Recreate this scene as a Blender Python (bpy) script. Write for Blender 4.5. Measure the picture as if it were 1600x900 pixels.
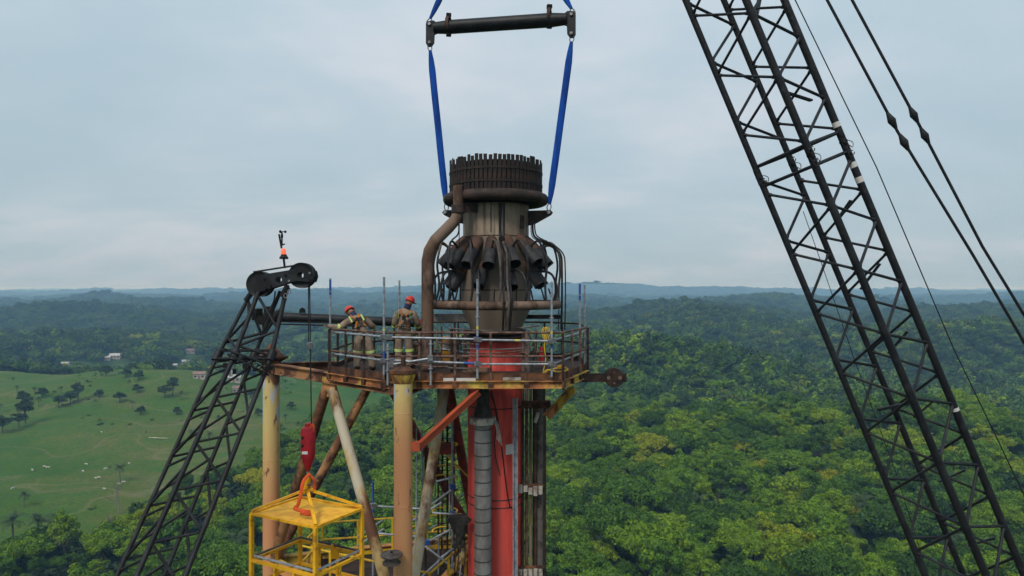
import bpy, bmesh, math, random
import numpy as np
from mathutils import Vector, Matrix

random.seed(7)
RNG = np.random.default_rng(11)
PI = math.pi
for o in list(bpy.data.objects):
    bpy.data.objects.remove(o)
SC = bpy.context.scene
COL = SC.collection

# ------------------------------------------------------------------ camera
CAMZ = 65.0
FPX = 1067.0
cam_d = bpy.data.cameras.new('camera')
cam = bpy.data.objects.new('camera', cam_d)
COL.objects.link(cam)
cam.location = (0, 0, CAMZ)
cam.rotation_euler = (math.radians(90.0 + 0.107), 0, 0)
cam_d.sensor_width = 36.0
cam_d.lens = 36.0 * FPX / 1600.0
cam_d.clip_start = 0.1
cam_d.clip_end = 60000
SC.camera = cam


def W(px, py, d):
    """photo pixel and distance -> point of the place"""
    return Vector(((px - 800) / FPX * d, d, CAMZ + (452 - py) / FPX * d))


# ------------------------------------------------------------------ sky, sun, exposure
SUN_EL, SUN_AZ = math.radians(47), math.radians(203)   # azimuth clockwise from +Y: behind the camera
wd = bpy.data.worlds.new('World')
SC.world = wd
wd.use_nodes = True
nt = wd.node_tree
nt.nodes.clear()


def N(t, kind, **kw):
    n = t.nodes.new(kind)
    for k, v in kw.items():
        setattr(n, k, v)
    return n


def L(t, a, b):
    t.links.new(a, b)


out = N(nt, 'ShaderNodeOutputWorld')
bg = N(nt, 'ShaderNodeBackground')
bg.inputs['Strength'].default_value = 0.10
sky = N(nt, 'ShaderNodeTexSky')
sky.sky_type = 'NISHITA'
sky.sun_disc = False
sky.sun_elevation = SUN_EL
sky.sun_rotation = SUN_AZ
sky.dust_density = 3.0
tc = N(nt, 'ShaderNodeTexCoord')
sep = N(nt, 'ShaderNodeSeparateXYZ')
L(nt, tc.outputs['Generated'], sep.inputs[0])
zabs = N(nt, 'ShaderNodeMath', operation='MAXIMUM'); zabs.inputs[1].default_value = 0.0
L(nt, sep.outputs['Z'], zabs.inputs[0])
zadd = N(nt, 'ShaderNodeMath', operation='ADD'); zadd.inputs[1].default_value = 0.26
L(nt, zabs.outputs[0], zadd.inputs[0])
dv = N(nt, 'ShaderNodeVectorMath', operation='DIVIDE')
cmb = N(nt, 'ShaderNodeCombineXYZ')
for i in range(3):
    L(nt, zadd.outputs[0], cmb.inputs[i])
L(nt, tc.outputs['Generated'], dv.inputs[0]); L(nt, cmb.outputs[0], dv.inputs[1])
mp = N(nt, 'ShaderNodeMapping')
mp.inputs['Location'].default_value = (0.7, 2.3, 0.4)
mp.inputs['Scale'].default_value = (0.9, 1.25, 0.0)
mp.inputs['Rotation'].default_value = (0, 0, 0.25)
L(nt, dv.outputs[0], mp.inputs['Vector'])
n1 = N(nt, 'ShaderNodeTexNoise')
n1.inputs['Scale'].default_value = 1.15; n1.inputs['Detail'].default_value = 7; n1.inputs['Roughness'].default_value = 0.52
n1.inputs['Distortion'].default_value = 0.35
L(nt, mp.outputs[0], n1.inputs['Vector'])
n2 = N(nt, 'ShaderNodeTexNoise')
n2.inputs['Scale'].default_value = 3.1; n2.inputs['Detail'].default_value = 6; n2.inputs['Roughness'].default_value = 0.5
L(nt, mp.outputs[0], n2.inputs['Vector'])
nm = N(nt, 'ShaderNodeMix', data_type='FLOAT'); nm.inputs[0].default_value = 0.3
L(nt, n1.outputs[0], nm.inputs[2]); L(nt, n2.outputs[0], nm.inputs[3])
cr = N(nt, 'ShaderNodeValToRGB')
cr.color_ramp.elements[0].position = 0.36; cr.color_ramp.elements[0].color = (0.425, 0.55, 0.62, 1)
cr.color_ramp.elements[1].position = 0.66; cr.color_ramp.elements[1].color = (0.61, 0.66, 0.715, 1)
e = cr.color_ramp.elements.new(0.5); e.color = (0.475, 0.585, 0.652, 1)
L(nt, nm.outputs[0], cr.inputs[0])
# an overcast dome is brighter towards the zenith (CIE overcast sky), all the way round
gr = N(nt, 'ShaderNodeMapRange')
gr.inputs['From Min'].default_value = 0.0; gr.inputs['From Max'].default_value = 1.0
gr.inputs['To Min'].default_value = 9.5; gr.inputs['To Max'].default_value = 15.6
L(nt, zabs.outputs[0], gr.inputs['Value'])
sc_ = N(nt, 'ShaderNodeVectorMath', operation='SCALE')
L(nt, cr.outputs[0], sc_.inputs[0]); L(nt, gr.outputs[0], sc_.inputs['Scale'])
mx = N(nt, 'ShaderNodeMix', data_type='RGBA'); mx.inputs[0].default_value = 0.88
L(nt, sky.outputs[0], mx.inputs[6]); L(nt, sc_.outputs[0], mx.inputs[7])
L(nt, mx.outputs[2], bg.inputs['Color']); L(nt, bg.outputs[0], out.inputs['Surface'])

sun_d = bpy.data.lights.new('sun', 'SUN')
sun_d.energy = 2.4
sun_d.angle = math.radians(14)
sun_d.color = (1.0, 0.95, 0.87)
sun = bpy.data.objects.new('sun', sun_d)
COL.objects.link(sun)
sv = Vector((math.sin(SUN_AZ) * math.cos(SUN_EL), math.cos(SUN_AZ) * math.cos(SUN_EL), math.sin(SUN_EL)))
sun.rotation_euler = (-sv).to_track_quat('-Z', 'Y').to_euler()
sun.location = (0, 0, 120)

SC.view_settings.view_transform = 'Standard'
SC.view_settings.look = 'None'
SC.view_settings.exposure = 0.0
SC.view_settings.gamma = 1.0
SC.render.engine = 'CYCLES'
SC.cycles.use_denoising = True
SC.cycles.max_bounces = 4
SC.cycles.diffuse_bounces = 2
SC.cycles.glossy_bounces = 2
SC.cycles.transmission_bounces = 2
SC.cycles.volume_bounces = 0
SC.cycles.transparent_max_bounces = 8
SC.cycles.caustics_reflective = False
SC.cycles.caustics_refractive = False

# ------------------------------------------------------------------ materials
MAT = {}


def mat_new(name):
    m = bpy.data.materials.new(name)
    m.use_nodes = True
    t = m.node_tree
    b = t.nodes['Principled BSDF']
    MAT[name] = m
    return m, t, b


def coords(t, scale=(1, 1, 1), kind='Object'):
    c = N(t, 'ShaderNodeTexCoord')
    p = N(t, 'ShaderNodeMapping')
    p.inputs['Scale'].default_value = scale
    L(t, c.outputs[kind], p.inputs['Vector'])
    return p.outputs[0]


def noise(t, vec, scale, detail=5, rough=0.6):
    n = N(t, 'ShaderNodeTexNoise')
    n.inputs['Scale'].default_value = scale
    n.inputs['Detail'].default_value = detail
    n.inputs['Roughness'].default_value = rough
    if vec is not None:
        L(t, vec, n.inputs['Vector'])
    return n.outputs[0]


def ramp(t, fac, stops):
    r = N(t, 'ShaderNodeValToRGB')
    while len(r.color_ramp.elements) < len(stops):
        r.color_ramp.elements.new(0.5)
    for e_, (p, c) in zip(r.color_ramp.elements, stops):
        e_.position = p
        e_.color = (*c, 1) if len(c) == 3 else c
    L(t, fac, r.inputs[0])
    return r.outputs[0]


def mixc(t, fac, a, b):
    m = N(t, 'ShaderNodeMix', data_type='RGBA')
    for s, v in ((0, fac), (6, a), (7, b)):
        if hasattr(v, 'links'):
            L(t, v, m.inputs[s])
        else:
            m.inputs[s].default_value = (*v, 1) if isinstance(v, tuple) else v
    return m.outputs[2]


def bump(t, b, h, strength=0.3, dist=0.01):
    n = N(t, 'ShaderNodeBump')
    n.inputs['Strength'].default_value = strength
    n.inputs['Distance'].default_value = dist
    L(t, h, n.inputs['Height'])
    L(t, n.outputs[0], b.inputs['Normal'])


def worn(name, base, spot, amount=0.5, scale=3.0, rough=0.6, metal=0.0, stretch=(1, 1, 1), third=None, bumps=0.2):
    """paint or metal with patches of a second (and third) colour"""
    m, t, b = mat_new(name)
    v = coords(t, stretch)
    f = noise(t, v, scale, 8, 0.65)
    mid = 0.5 + (0.5 - amount) * 0.3
    f1 = ramp(t, f, [(mid - 0.06, (0, 0, 0)), (mid + 0.06, (1, 1, 1))])
    fine = noise(t, v, scale * 6, 6, 0.7)
    base_v = mixc(t, fine, tuple(c * 0.78 for c in base), tuple(min(1, c * 1.18) for c in base))
    c = mixc(t, f1, base_v, spot)
    if third:
        g = noise(t, v, scale * 0.55, 6, 0.6)
        g1 = ramp(t, g, [(0.50, (0, 0, 0)), (0.58, (1, 1, 1))])
        c = mixc(t, g1, c, third)
    L(t, c, b.inputs['Base Color'])
    b.inputs['Roughness'].default_value = rough
    b.inputs['Metallic'].default_value = metal
    b.inputs['Specular IOR Level'].default_value = 0.22
    bump(t, b, fine, bumps, 0.01)
    return m


worn('crane_black', (0.008, 0.0085, 0.011), (0.020, 0.021, 0.024), 0.34, 3.0, 0.55, third=(0.012, 0.012, 0.013))
worn('black_gloss', (0.007, 0.007, 0.009), (0.015, 0.014, 0.015), 0.35, 3.0, 0.5)
worn('rust', (0.085, 0.040, 0.024), (0.035, 0.018, 0.013), 0.5, 4.0, 0.85, third=(0.15, 0.062, 0.028))
worn('rust_dark', (0.036, 0.020, 0.015), (0.016, 0.011, 0.010), 0.5, 5.0, 0.85)
worn('rail_rust', (0.080, 0.042, 0.031), (0.150, 0.095, 0.075), 0.45, 6.0, 0.8)
worn('rail_dark', (0.020, 0.014, 0.012), (0.06, 0.03, 0.02), 0.4, 6.0, 0.8)
worn('pipe_rust', (0.115, 0.066, 0.043), (0.040, 0.024, 0.019), 0.48, 2.2, 0.75, third=(0.17, 0.115, 0.085), stretch=(1, 1, 0.45))
worn('pipe_dark_rust', (0.085, 0.044, 0.030), (0.040, 0.025, 0.020), 0.5, 3.0, 0.8)
worn('ring_black', (0.024, 0.018, 0.016), (0.052, 0.032, 0.025), 0.4, 3.0, 0.7)
worn('slat_burnt', (0.018, 0.0145, 0.0135), (0.040, 0.021, 0.016), 0.34, 4.0, 0.75)
worn('burnt_red', (0.045, 0.014, 0.011), (0.016, 0.010, 0.009), 0.5, 3.0, 0.8)
worn('nozzle_grey', (0.019, 0.0195, 0.022), (0.036, 0.033, 0.033), 0.4, 4.0, 0.6)
worn('soot', (0.008, 0.007, 0.007), (0.014, 0.012, 0.012), 0.5, 4.0, 0.9)
worn('hose_black', (0.012, 0.012, 0.014), (0.035, 0.030, 0.030), 0.35, 5.0, 0.55)
worn('hose_grey', (0.105, 0.088, 0.080), (0.050, 0.040, 0.036), 0.4, 5.0, 0.6)
worn('galvanised', (0.30, 0.325, 0.36), (0.19, 0.20, 0.215), 0.42, 7.0, 0.42, 0.35)
worn('tube_blue', (0.02, 0.07, 0.30), (0.04, 0.09, 0.26), 0.4, 6.0, 0.5)
worn('tube_yellow', (0.55, 0.45, 0.05), (0.4, 0.36, 0.15), 0.4, 6.0, 0.5)
worn('grey_clad', (0.205, 0.20, 0.195), (0.135, 0.125, 0.12), 0.45, 2.2, 0.55, 0.15, stretch=(1, 1, 0.5))
worn('band_dark', (0.05, 0.048, 0.046), (0.03, 0.028, 0.027), 0.4, 4.0, 0.6)
worn('white_wrap', (0.34, 0.315, 0.28), (0.16, 0.12, 0.095), 0.4, 5.0, 0.8)
worn('plate_white', (0.50, 0.49, 0.48), (0.5, 0.45, 0.42), 0.3, 5.0, 0.6)
worn('red_paint', (0.60, 0.075, 0.058), (0.40, 0.045, 0.036), 0.47, 3.2, 0.6, stretch=(1, 1, 0.10), third=(0.46, 0.068, 0.055))
worn('red_dark', (0.20, 0.034, 0.025), (0.085, 0.026, 0.02), 0.5, 2.5, 0.75)
worn('orange_red', (0.46, 0.085, 0.036), (0.33, 0.07, 0.035), 0.4, 3.0, 0.6)
worn('peel_yellow', (0.46, 0.32, 0.055), (0.13, 0.055, 0.028), 0.44, 2.0, 0.7, stretch=(1, 1, 0.35), third=(0.47, 0.20, 0.085))
worn('peel_brace', (0.42, 0.29, 0.12), (0.115, 0.05, 0.028), 0.52, 1.6, 0.7, stretch=(1, 1, 0.4), third=(0.43, 0.375, 0.28))
worn('brace_rust', (0.155, 0.068, 0.036), (0.055, 0.026, 0.018), 0.5, 2.0, 0.8, third=(0.30, 0.15, 0.065))
worn('fascia', (0.43, 0.175, 0.06), (0.13, 0.052, 0.028), 0.44, 1.6, 0.75, third=(0.47, 0.33, 0.07))
worn('basket_yellow', (0.74, 0.375, 0.016), (0.34, 0.15, 0.02), 0.24, 5.0, 0.5, third=(0.66, 0.31, 0.018))
worn('basket_roof', (0.80, 0.43, 0.035), (0.62, 0.31, 0.03), 0.42, 3.0, 0.55)
worn('rail_yellow', (0.55, 0.34, 0.02), (0.35, 0.2, 0.02), 0.35, 4.0, 0.5)
worn('sling_blue', (0.003, 0.058, 0.32), (0.003, 0.035, 0.19), 0.45, 9.0, 0.85, stretch=(1, 1, 0.12), bumps=0.8)
worn('sling_orange', (0.60, 0.085, 0.016), (0.42, 0.055, 0.013), 0.45, 6.0, 0.8)
worn('hook_red', (0.30, 0.014, 0.022), (0.20, 0.012, 0.018), 0.4, 5.0, 0.42)
worn('steel_dull', (0.26, 0.26, 0.27), (0.15, 0.14, 0.14), 0.4, 5.0, 0.4, 0.5)
worn('coverall', (0.25, 0.185, 0.135), (0.165, 0.118, 0.086), 0.45, 5.0, 0.95, bumps=0.6)
worn('coverall_dark', (0.10, 0.075, 0.06), (0.07, 0.055, 0.045), 0.45, 7.0, 0.95)
worn('boot', (0.075, 0.05, 0.035), (0.04, 0.028, 0.022), 0.45, 7.0, 0.8)
worn('skin', (0.24, 0.12, 0.075), (0.21, 0.10, 0.062), 0.4, 8.0, 0.6)
worn('hivis', (0.42, 0.56, 0.12), (0.50, 0.56, 0.28), 0.4, 9.0, 0.6)
worn('helmet_red', (0.52, 0.045, 0.030), (0.42, 0.035, 0.026), 0.35, 6.0, 0.35)
worn('scarf_navy', (0.018, 0.022, 0.06), (0.03, 0.035, 0.08), 0.4, 8.0, 0.9)
worn('scarf_white', (0.55, 0.55, 0.57), (0.4, 0.4, 0.42), 0.4, 8.0, 0.9)
worn('strap_orange', (0.42, 0.13, 0.015), (0.30, 0.09, 0.013), 0.4, 8.0, 0.8)
worn('strap_black', (0.015, 0.015, 0.016), (0.03, 0.03, 0.03), 0.4, 8.0, 0.8)
worn('rope_yellow', (0.62, 0.40, 0.03), (0.45, 0.28, 0.03), 0.4, 9.0, 0.85)
worn('timber', (0.20, 0.12, 0.075), (0.12, 0.07, 0.05), 0.45, 5.0, 0.85)
worn('tarp_dark', (0.030, 0.027, 0.025), (0.055, 0.048, 0.042), 0.45, 7.0, 0.9)
worn('deck_rust', (0.040, 0.025, 0.020), (0.020, 0.014, 0.012), 0.5, 3.0, 0.85)
worn('extinguisher', (0.42, 0.02, 0.02), (0.34, 0.018, 0.018), 0.4, 5.0, 0.35)
worn('ochre', (0.40, 0.20, 0.02), (0.28, 0.14, 0.02), 0.4, 5.0, 0.6)
worn('cow_white', (0.50, 0.47, 0.42), (0.36, 0.33, 0.29), 0.35, 2.0, 0.9)
worn('cow_dark', (0.05, 0.035, 0.03), (0.08, 0.05, 0.04), 0.35, 2.0, 0.9)
worn('house_wall', (0.34, 0.31, 0.27), (0.25, 0.22, 0.19), 0.35, 0.8, 0.9)
worn('house_roof', (0.42, 0.42, 0.42), (0.26, 0.22, 0.20), 0.4, 0.5, 0.55)
worn('roof_brown', (0.22, 0.15, 0.12), (0.16, 0.10, 0.08), 0.4, 0.5, 0.8)
worn('glass_dark', (0.02, 0.025, 0.03), (0.03, 0.035, 0.04), 0.4, 0.5, 0.15)
worn('bark', (0.085, 0.070, 0.055), (0.045, 0.037, 0.030), 0.5, 1.5, 0.9)
worn('bark_pale', (0.21, 0.185, 0.16), (0.14, 0.12, 0.10), 0.5, 1.5, 0.9)
worn('palm_bark', (0.15, 0.13, 0.105), (0.09, 0.075, 0.06), 0.5, 2.5, 0.9)
worn('stone_pale', (0.5, 0.44, 0.36), (0.36, 0.30, 0.24), 0.5, 0.5, 0.9)


# derrick legs: yellow paint over salmon primer, worn through by height and weather
def leg_mat(name, z_yellow, z_soft, rusty_top):
    m, t, b = mat_new(name)
    v = coords(t, (1, 1, 0.28))
    f = noise(t, v, 2.4, 8, 0.65)
    fine = noise(t, v, 16, 6, 0.7)
    geo = N(t, 'ShaderNodeNewGeometry')
    s = N(t, 'ShaderNodeSeparateXYZ')
    L(t, geo.outputs['Position'], s.inputs[0])
    mr = N(t, 'ShaderNodeMapRange')
    mr.inputs['From Min'].default_value = z_yellow - z_soft
    mr.inputs['From Max'].default_value = z_yellow + z_soft
    L(t, s.outputs['Z'], mr.inputs['Value'])
    ad = N(t, 'ShaderNodeMath', operation='MULTIPLY_ADD')
    L(t, f, ad.inputs[0]); ad.inputs[1].default_value = 0.9; ad.inputs[2].default_value = -0.45
    a2 = N(t, 'ShaderNodeMath', operation='ADD', use_clamp=True)
    L(t, mr.outputs[0], a2.inputs[0]); L(t, ad.outputs[0], a2.inputs[1])
    salmon = mixc(t, fine, (0.47, 0.200, 0.085), (0.54, 0.250, 0.115))
    yellow = mixc(t, fine, (0.47, 0.335, 0.115), (0.55, 0.43, 0.17))
    c = mixc(t, a2.outputs[0], salmon, yellow)
    g = noise(t, v, 1.3, 7, 0.62)
    gz = N(t, 'ShaderNodeMath', operation='MULTIPLY')
    L(t, g, gz.inputs[0]); L(t, a2.outputs[0], gz.inputs[1])
    grey = ramp(t, gz.outputs[0], [(0.485, (0, 0, 0)), (0.51, (1, 1, 1))])
    c = mixc(t, grey, c, (0.36, 0.37, 0.40))
    if rusty_top:
        mt = N(t, 'ShaderNodeMapRange')
        mt.inputs['From Min'].default_value = rusty_top - 0.9
        mt.inputs['From Max'].default_value = rusty_top + 0.3
        L(t, s.outputs['Z'], mt.inputs['Value'])
        a3 = N(t, 'ShaderNodeMath', operation='MULTIPLY_ADD')
        L(t, f, a3.inputs[0]); a3.inputs[1].default_value = 1.2; a3.inputs[2].default_value = -0.6
        a4 = N(t, 'ShaderNodeMath', operation='ADD', use_clamp=True)
        L(t, mt.outputs[0], a4.inputs[0]); L(t, a3.outputs[0], a4.inputs[1])
        r4 = ramp(t, a4.outputs[0], [(0.45, (0, 0, 0)), (0.6, (1, 1, 1))])
        c = mixc(t, r4, c, (0.10, 0.045, 0.025))
    rs = ramp(t, noise(t, v, 5.0, 9, 0.7), [(0.60, (0, 0, 0)), (0.64, (1, 1, 1))])
    c = mixc(t, rs, c, (0.13, 0.06, 0.03))
    L(t, c, b.inputs['Base Color'])
    b.inputs['Roughness'].default_value = 0.6
    bump(t, b, fine, 0.15, 0.01)


leg_mat('leg_front', 62.0, 0.7, None)
leg_mat('leg_left', 60.2, 1.2, 62.6)


# flare tip shell: bare steel, tan and brown heat stain, black soot where the flame licks
def shell_mat():
    m, t, b = mat_new('flare_shell')
    v = coords(t, (1, 1, 0.35))
    f = noise(t, v, 1.7, 8, 0.62)
    streak = noise(t, coords(t, (5, 5, 0.35)), 1.6, 7, 0.6)
    c = ramp(t, f, [(0.30, (0.080, 0.052, 0.036)), (0.44, (0.20, 0.145, 0.102)), (0.60, (0.30, 0.24, 0.18))])
    c2 = ramp(t, streak, [(0.48, (0, 0, 0)), (0.72, (1, 1, 1))])
    c = mixc(t, c2, c, (0.075, 0.048, 0.036))
    geo = N(t, 'ShaderNodeNewGeometry'); s = N(t, 'ShaderNodeSeparateXYZ'); L(t, geo.outputs['Position'], s.inputs[0])
    mr = N(t, 'ShaderNodeMapRange'); mr.inputs['From Min'].default_value = CAMZ + 1.42; mr.inputs['From Max'].default_value = CAMZ + 1.18
    L(t, s.outputs['Z'], mr.inputs['Value'])
    c = mixc(t, mr.outputs[0], c, mixc(t, f, (0.085, 0.066, 0.051), (0.20, 0.155, 0.118)))
    L(t, c, b.inputs['Base Color'])
    b.inputs['Roughness'].default_value = 0.6
    b.inputs['Specular IOR Level'].default_value = 0.25
    bump(t, b, f, 0.15, 0.02)


shell_mat()


def leaf_mat(name, stops, jitter=0.4, trans=0.10):
    m, t, b = mat_new(name)
    oi = N(t, 'ShaderNodeObjectInfo')
    lo = N(t, 'ShaderNodeMapping')
    lo.inputs['Scale'].default_value = (0.02, 0.02, 0.0)
    L(t, oi.outputs['Location'], lo.inputs['Vector'])
    pn = noise(t, lo.outputs[0], 1.0, 3, 0.5)
    mm = N(t, 'ShaderNodeMix', data_type='FLOAT'); mm.inputs[0].default_value = 0.5
    L(t, pn, mm.inputs[2]); L(t, oi.outputs['Random'], mm.inputs[3])
    c = ramp(t, mm.outputs[0], stops)
    geo = N(t, 'ShaderNodeNewGeometry')
    hs = N(t, 'ShaderNodeHueSaturation')
    mv = N(t, 'ShaderNodeMapRange')
    mv.inputs['To Min'].default_value = 1 - jitter; mv.inputs['To Max'].default_value = 1 + jitter
    L(t, geo.outputs['Random Per Island'], mv.inputs['Value'])
    L(t, mv.outputs[0], hs.inputs['Value'])
    L(t, c, hs.inputs['Color'])
    b.inputs['Roughness'].default_value = 0.75
    b.inputs['Specular IOR Level'].default_value = 0.15
    L(t, hs.outputs[0], b.inputs['Base Color'])
    tr = N(t, 'ShaderNodeBsdfTranslucent')
    L(t, hs.outputs[0], tr.inputs['Color'])
    ms = N(t, 'ShaderNodeMixShader'); ms.inputs[0].default_value = trans
    L(t, b.outputs[0], ms.inputs[1]); L(t, tr.outputs[0], ms.inputs[2])
    L(t, ms.outputs[0], t.nodes['Material Output'].inputs['Surface'])
    return m


GREENS = [(0.10, (0.018, 0.038, 0.009)), (0.30, (0.034, 0.078, 0.008)), (0.44, (0.058, 0.125, 0.008)),
          (0.57, (0.090, 0.172, 0.008)), (0.70, (0.135, 0.215, 0.008)), (0.84, (0.185, 0.220, 0.009)), (0.97, (0.085, 0.090, 0.040))]
# cloud shadow over the farther wood is put into these darker leaf greens
GREENS_SHADED = [(0.15, (0.012, 0.026, 0.009)), (0.36, (0.023, 0.048, 0.009)), (0.52, (0.036, 0.070, 0.010)), (0.66, (0.056, 0.094, 0.011)), (0.85, (0.085, 0.112, 0.013))]
leaf_mat('leaf', GREENS)
leaf_mat('leaf_old', GREENS_SHADED)  # same trees as 'leaf', with the cloud shadow put into the colour
leaf_mat('leaf_yellow', [(0.0, (0.17, 0.215, 0.010)), (1.0, (0.26, 0.255, 0.010))], 0.3)
leaf_mat('leaf_dark', [(0.0, (0.022, 0.042, 0.018)), (1.0, (0.040, 0.070, 0.026))], 0.35)
leaf_mat('leaf_palm', [(0.0, (0.030, 0.056, 0.024)), (1.0, (0.062, 0.092, 0.036))], 0.3)


def ground_mat():
    m, t, b = mat_new('ground')
    at = N(t, 'ShaderNodeAttribute'); at.attribute_name = 'pasture'
    gv = N(t, 'ShaderNodeNewGeometry')
    v = N(t, 'ShaderNodeMapping'); L(t, gv.outputs['Position'], v.inputs['Vector'])
    big = noise(t, v.outputs[0], 0.011, 7, 0.68)
    med = noise(t, v.outputs[0], 0.09, 7, 0.65)
    fine = noise(t, v.outputs[0], 0.9, 6, 0.7)
    grass = ramp(t, big, [(0.34, (0.024, 0.080, 0.009)), (0.46, (0.050, 0.104, 0.011)), (0.55, (0.086, 0.112, 0.020)), (0.66, (0.140, 0.122, 0.050))])
    grass2 = mixc(t, ramp(t, med, [(0.46, (0, 0, 0)), (0.72, (1, 1, 1))]), grass, (0.040, 0.110, 0.012))
    g3 = mixc(t, ramp(t, fine, [(0.36, (0, 0, 0)), (0.58, (1, 1, 1))]), mixc(t, 0.6, grass2, (0.022, 0.040, 0.012)), grass2)
    tk = N(t, 'ShaderNodeMath', operation='SUBTRACT'); L(t, noise(t, v.outputs[0], 0.017, 2, 0.4), tk.inputs[0]); tk.inputs[1].default_value = 0.5
    ta = N(t, 'ShaderNodeMath', operation='ABSOLUTE'); L(t, tk.outputs[0], ta.inputs[0])
    g3 = mixc(t, ramp(t, ta.outputs[0], [(0.002, (0.4, 0.4, 0.4)), (0.005, (0, 0, 0))]), g3, (0.19, 0.145, 0.085))
    wood = ramp(t, med, [(0.3, (0.018, 0.034, 0.014)), (0.55, (0.036, 0.066, 0.022)), (0.75, (0.050, 0.080, 0.030))])
    c = mixc(t, at.outputs['Fac'], wood, g3)
    a2 = N(t, 'ShaderNodeAttribute'); a2.attribute_name = 'soil'
    c = mixc(t, a2.outputs['Fac'], c, (0.24, 0.14, 0.09))
    L(t, c, b.inputs['Base Color'])
    b.inputs['Roughness'].default_value = 0.95
    b.inputs['Specular IOR Level'].default_value = 0.1
    bump(t, b, med, 0.6, 1.5)


ground_mat()

# beacon lamp of the crane: lit
m_, t_, b_ = mat_new('beacon_lit')
b_.inputs['Base Color'].default_value = (0.8, 0.1, 0.04, 1)
b_.inputs['Emission Color'].default_value = (1.0, 0.13, 0.05, 1)
b_.inputs['Emission Strength'].default_value = 0.8


# ------------------------------------------------------------------ object helpers
ORG = {}


def tag(o, label=None, cat=None, group=None, kind=None):
    if label: o['label'] = label
    if cat: o['category'] = cat
    if group: o['group'] = group
    if kind: o['kind'] = kind
    return o


def thing(name, loc, label, cat, group=None):
    o = bpy.data.objects.new(name, None)
    o.empty_display_size = 0.3
    COL.objects.link(o)
    o.location = loc
    ORG[o] = Vector(loc)
    return tag(o, label, cat, group)


def basis(d):
    d = Vector(d).normalized()
    a = Vector((0, 0, 1)) if abs(d.z) < 0.95 else Vector((1, 0, 0))
    u = d.cross(a).normalized()
    return d, u, u.cross(d).normalized()


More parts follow.
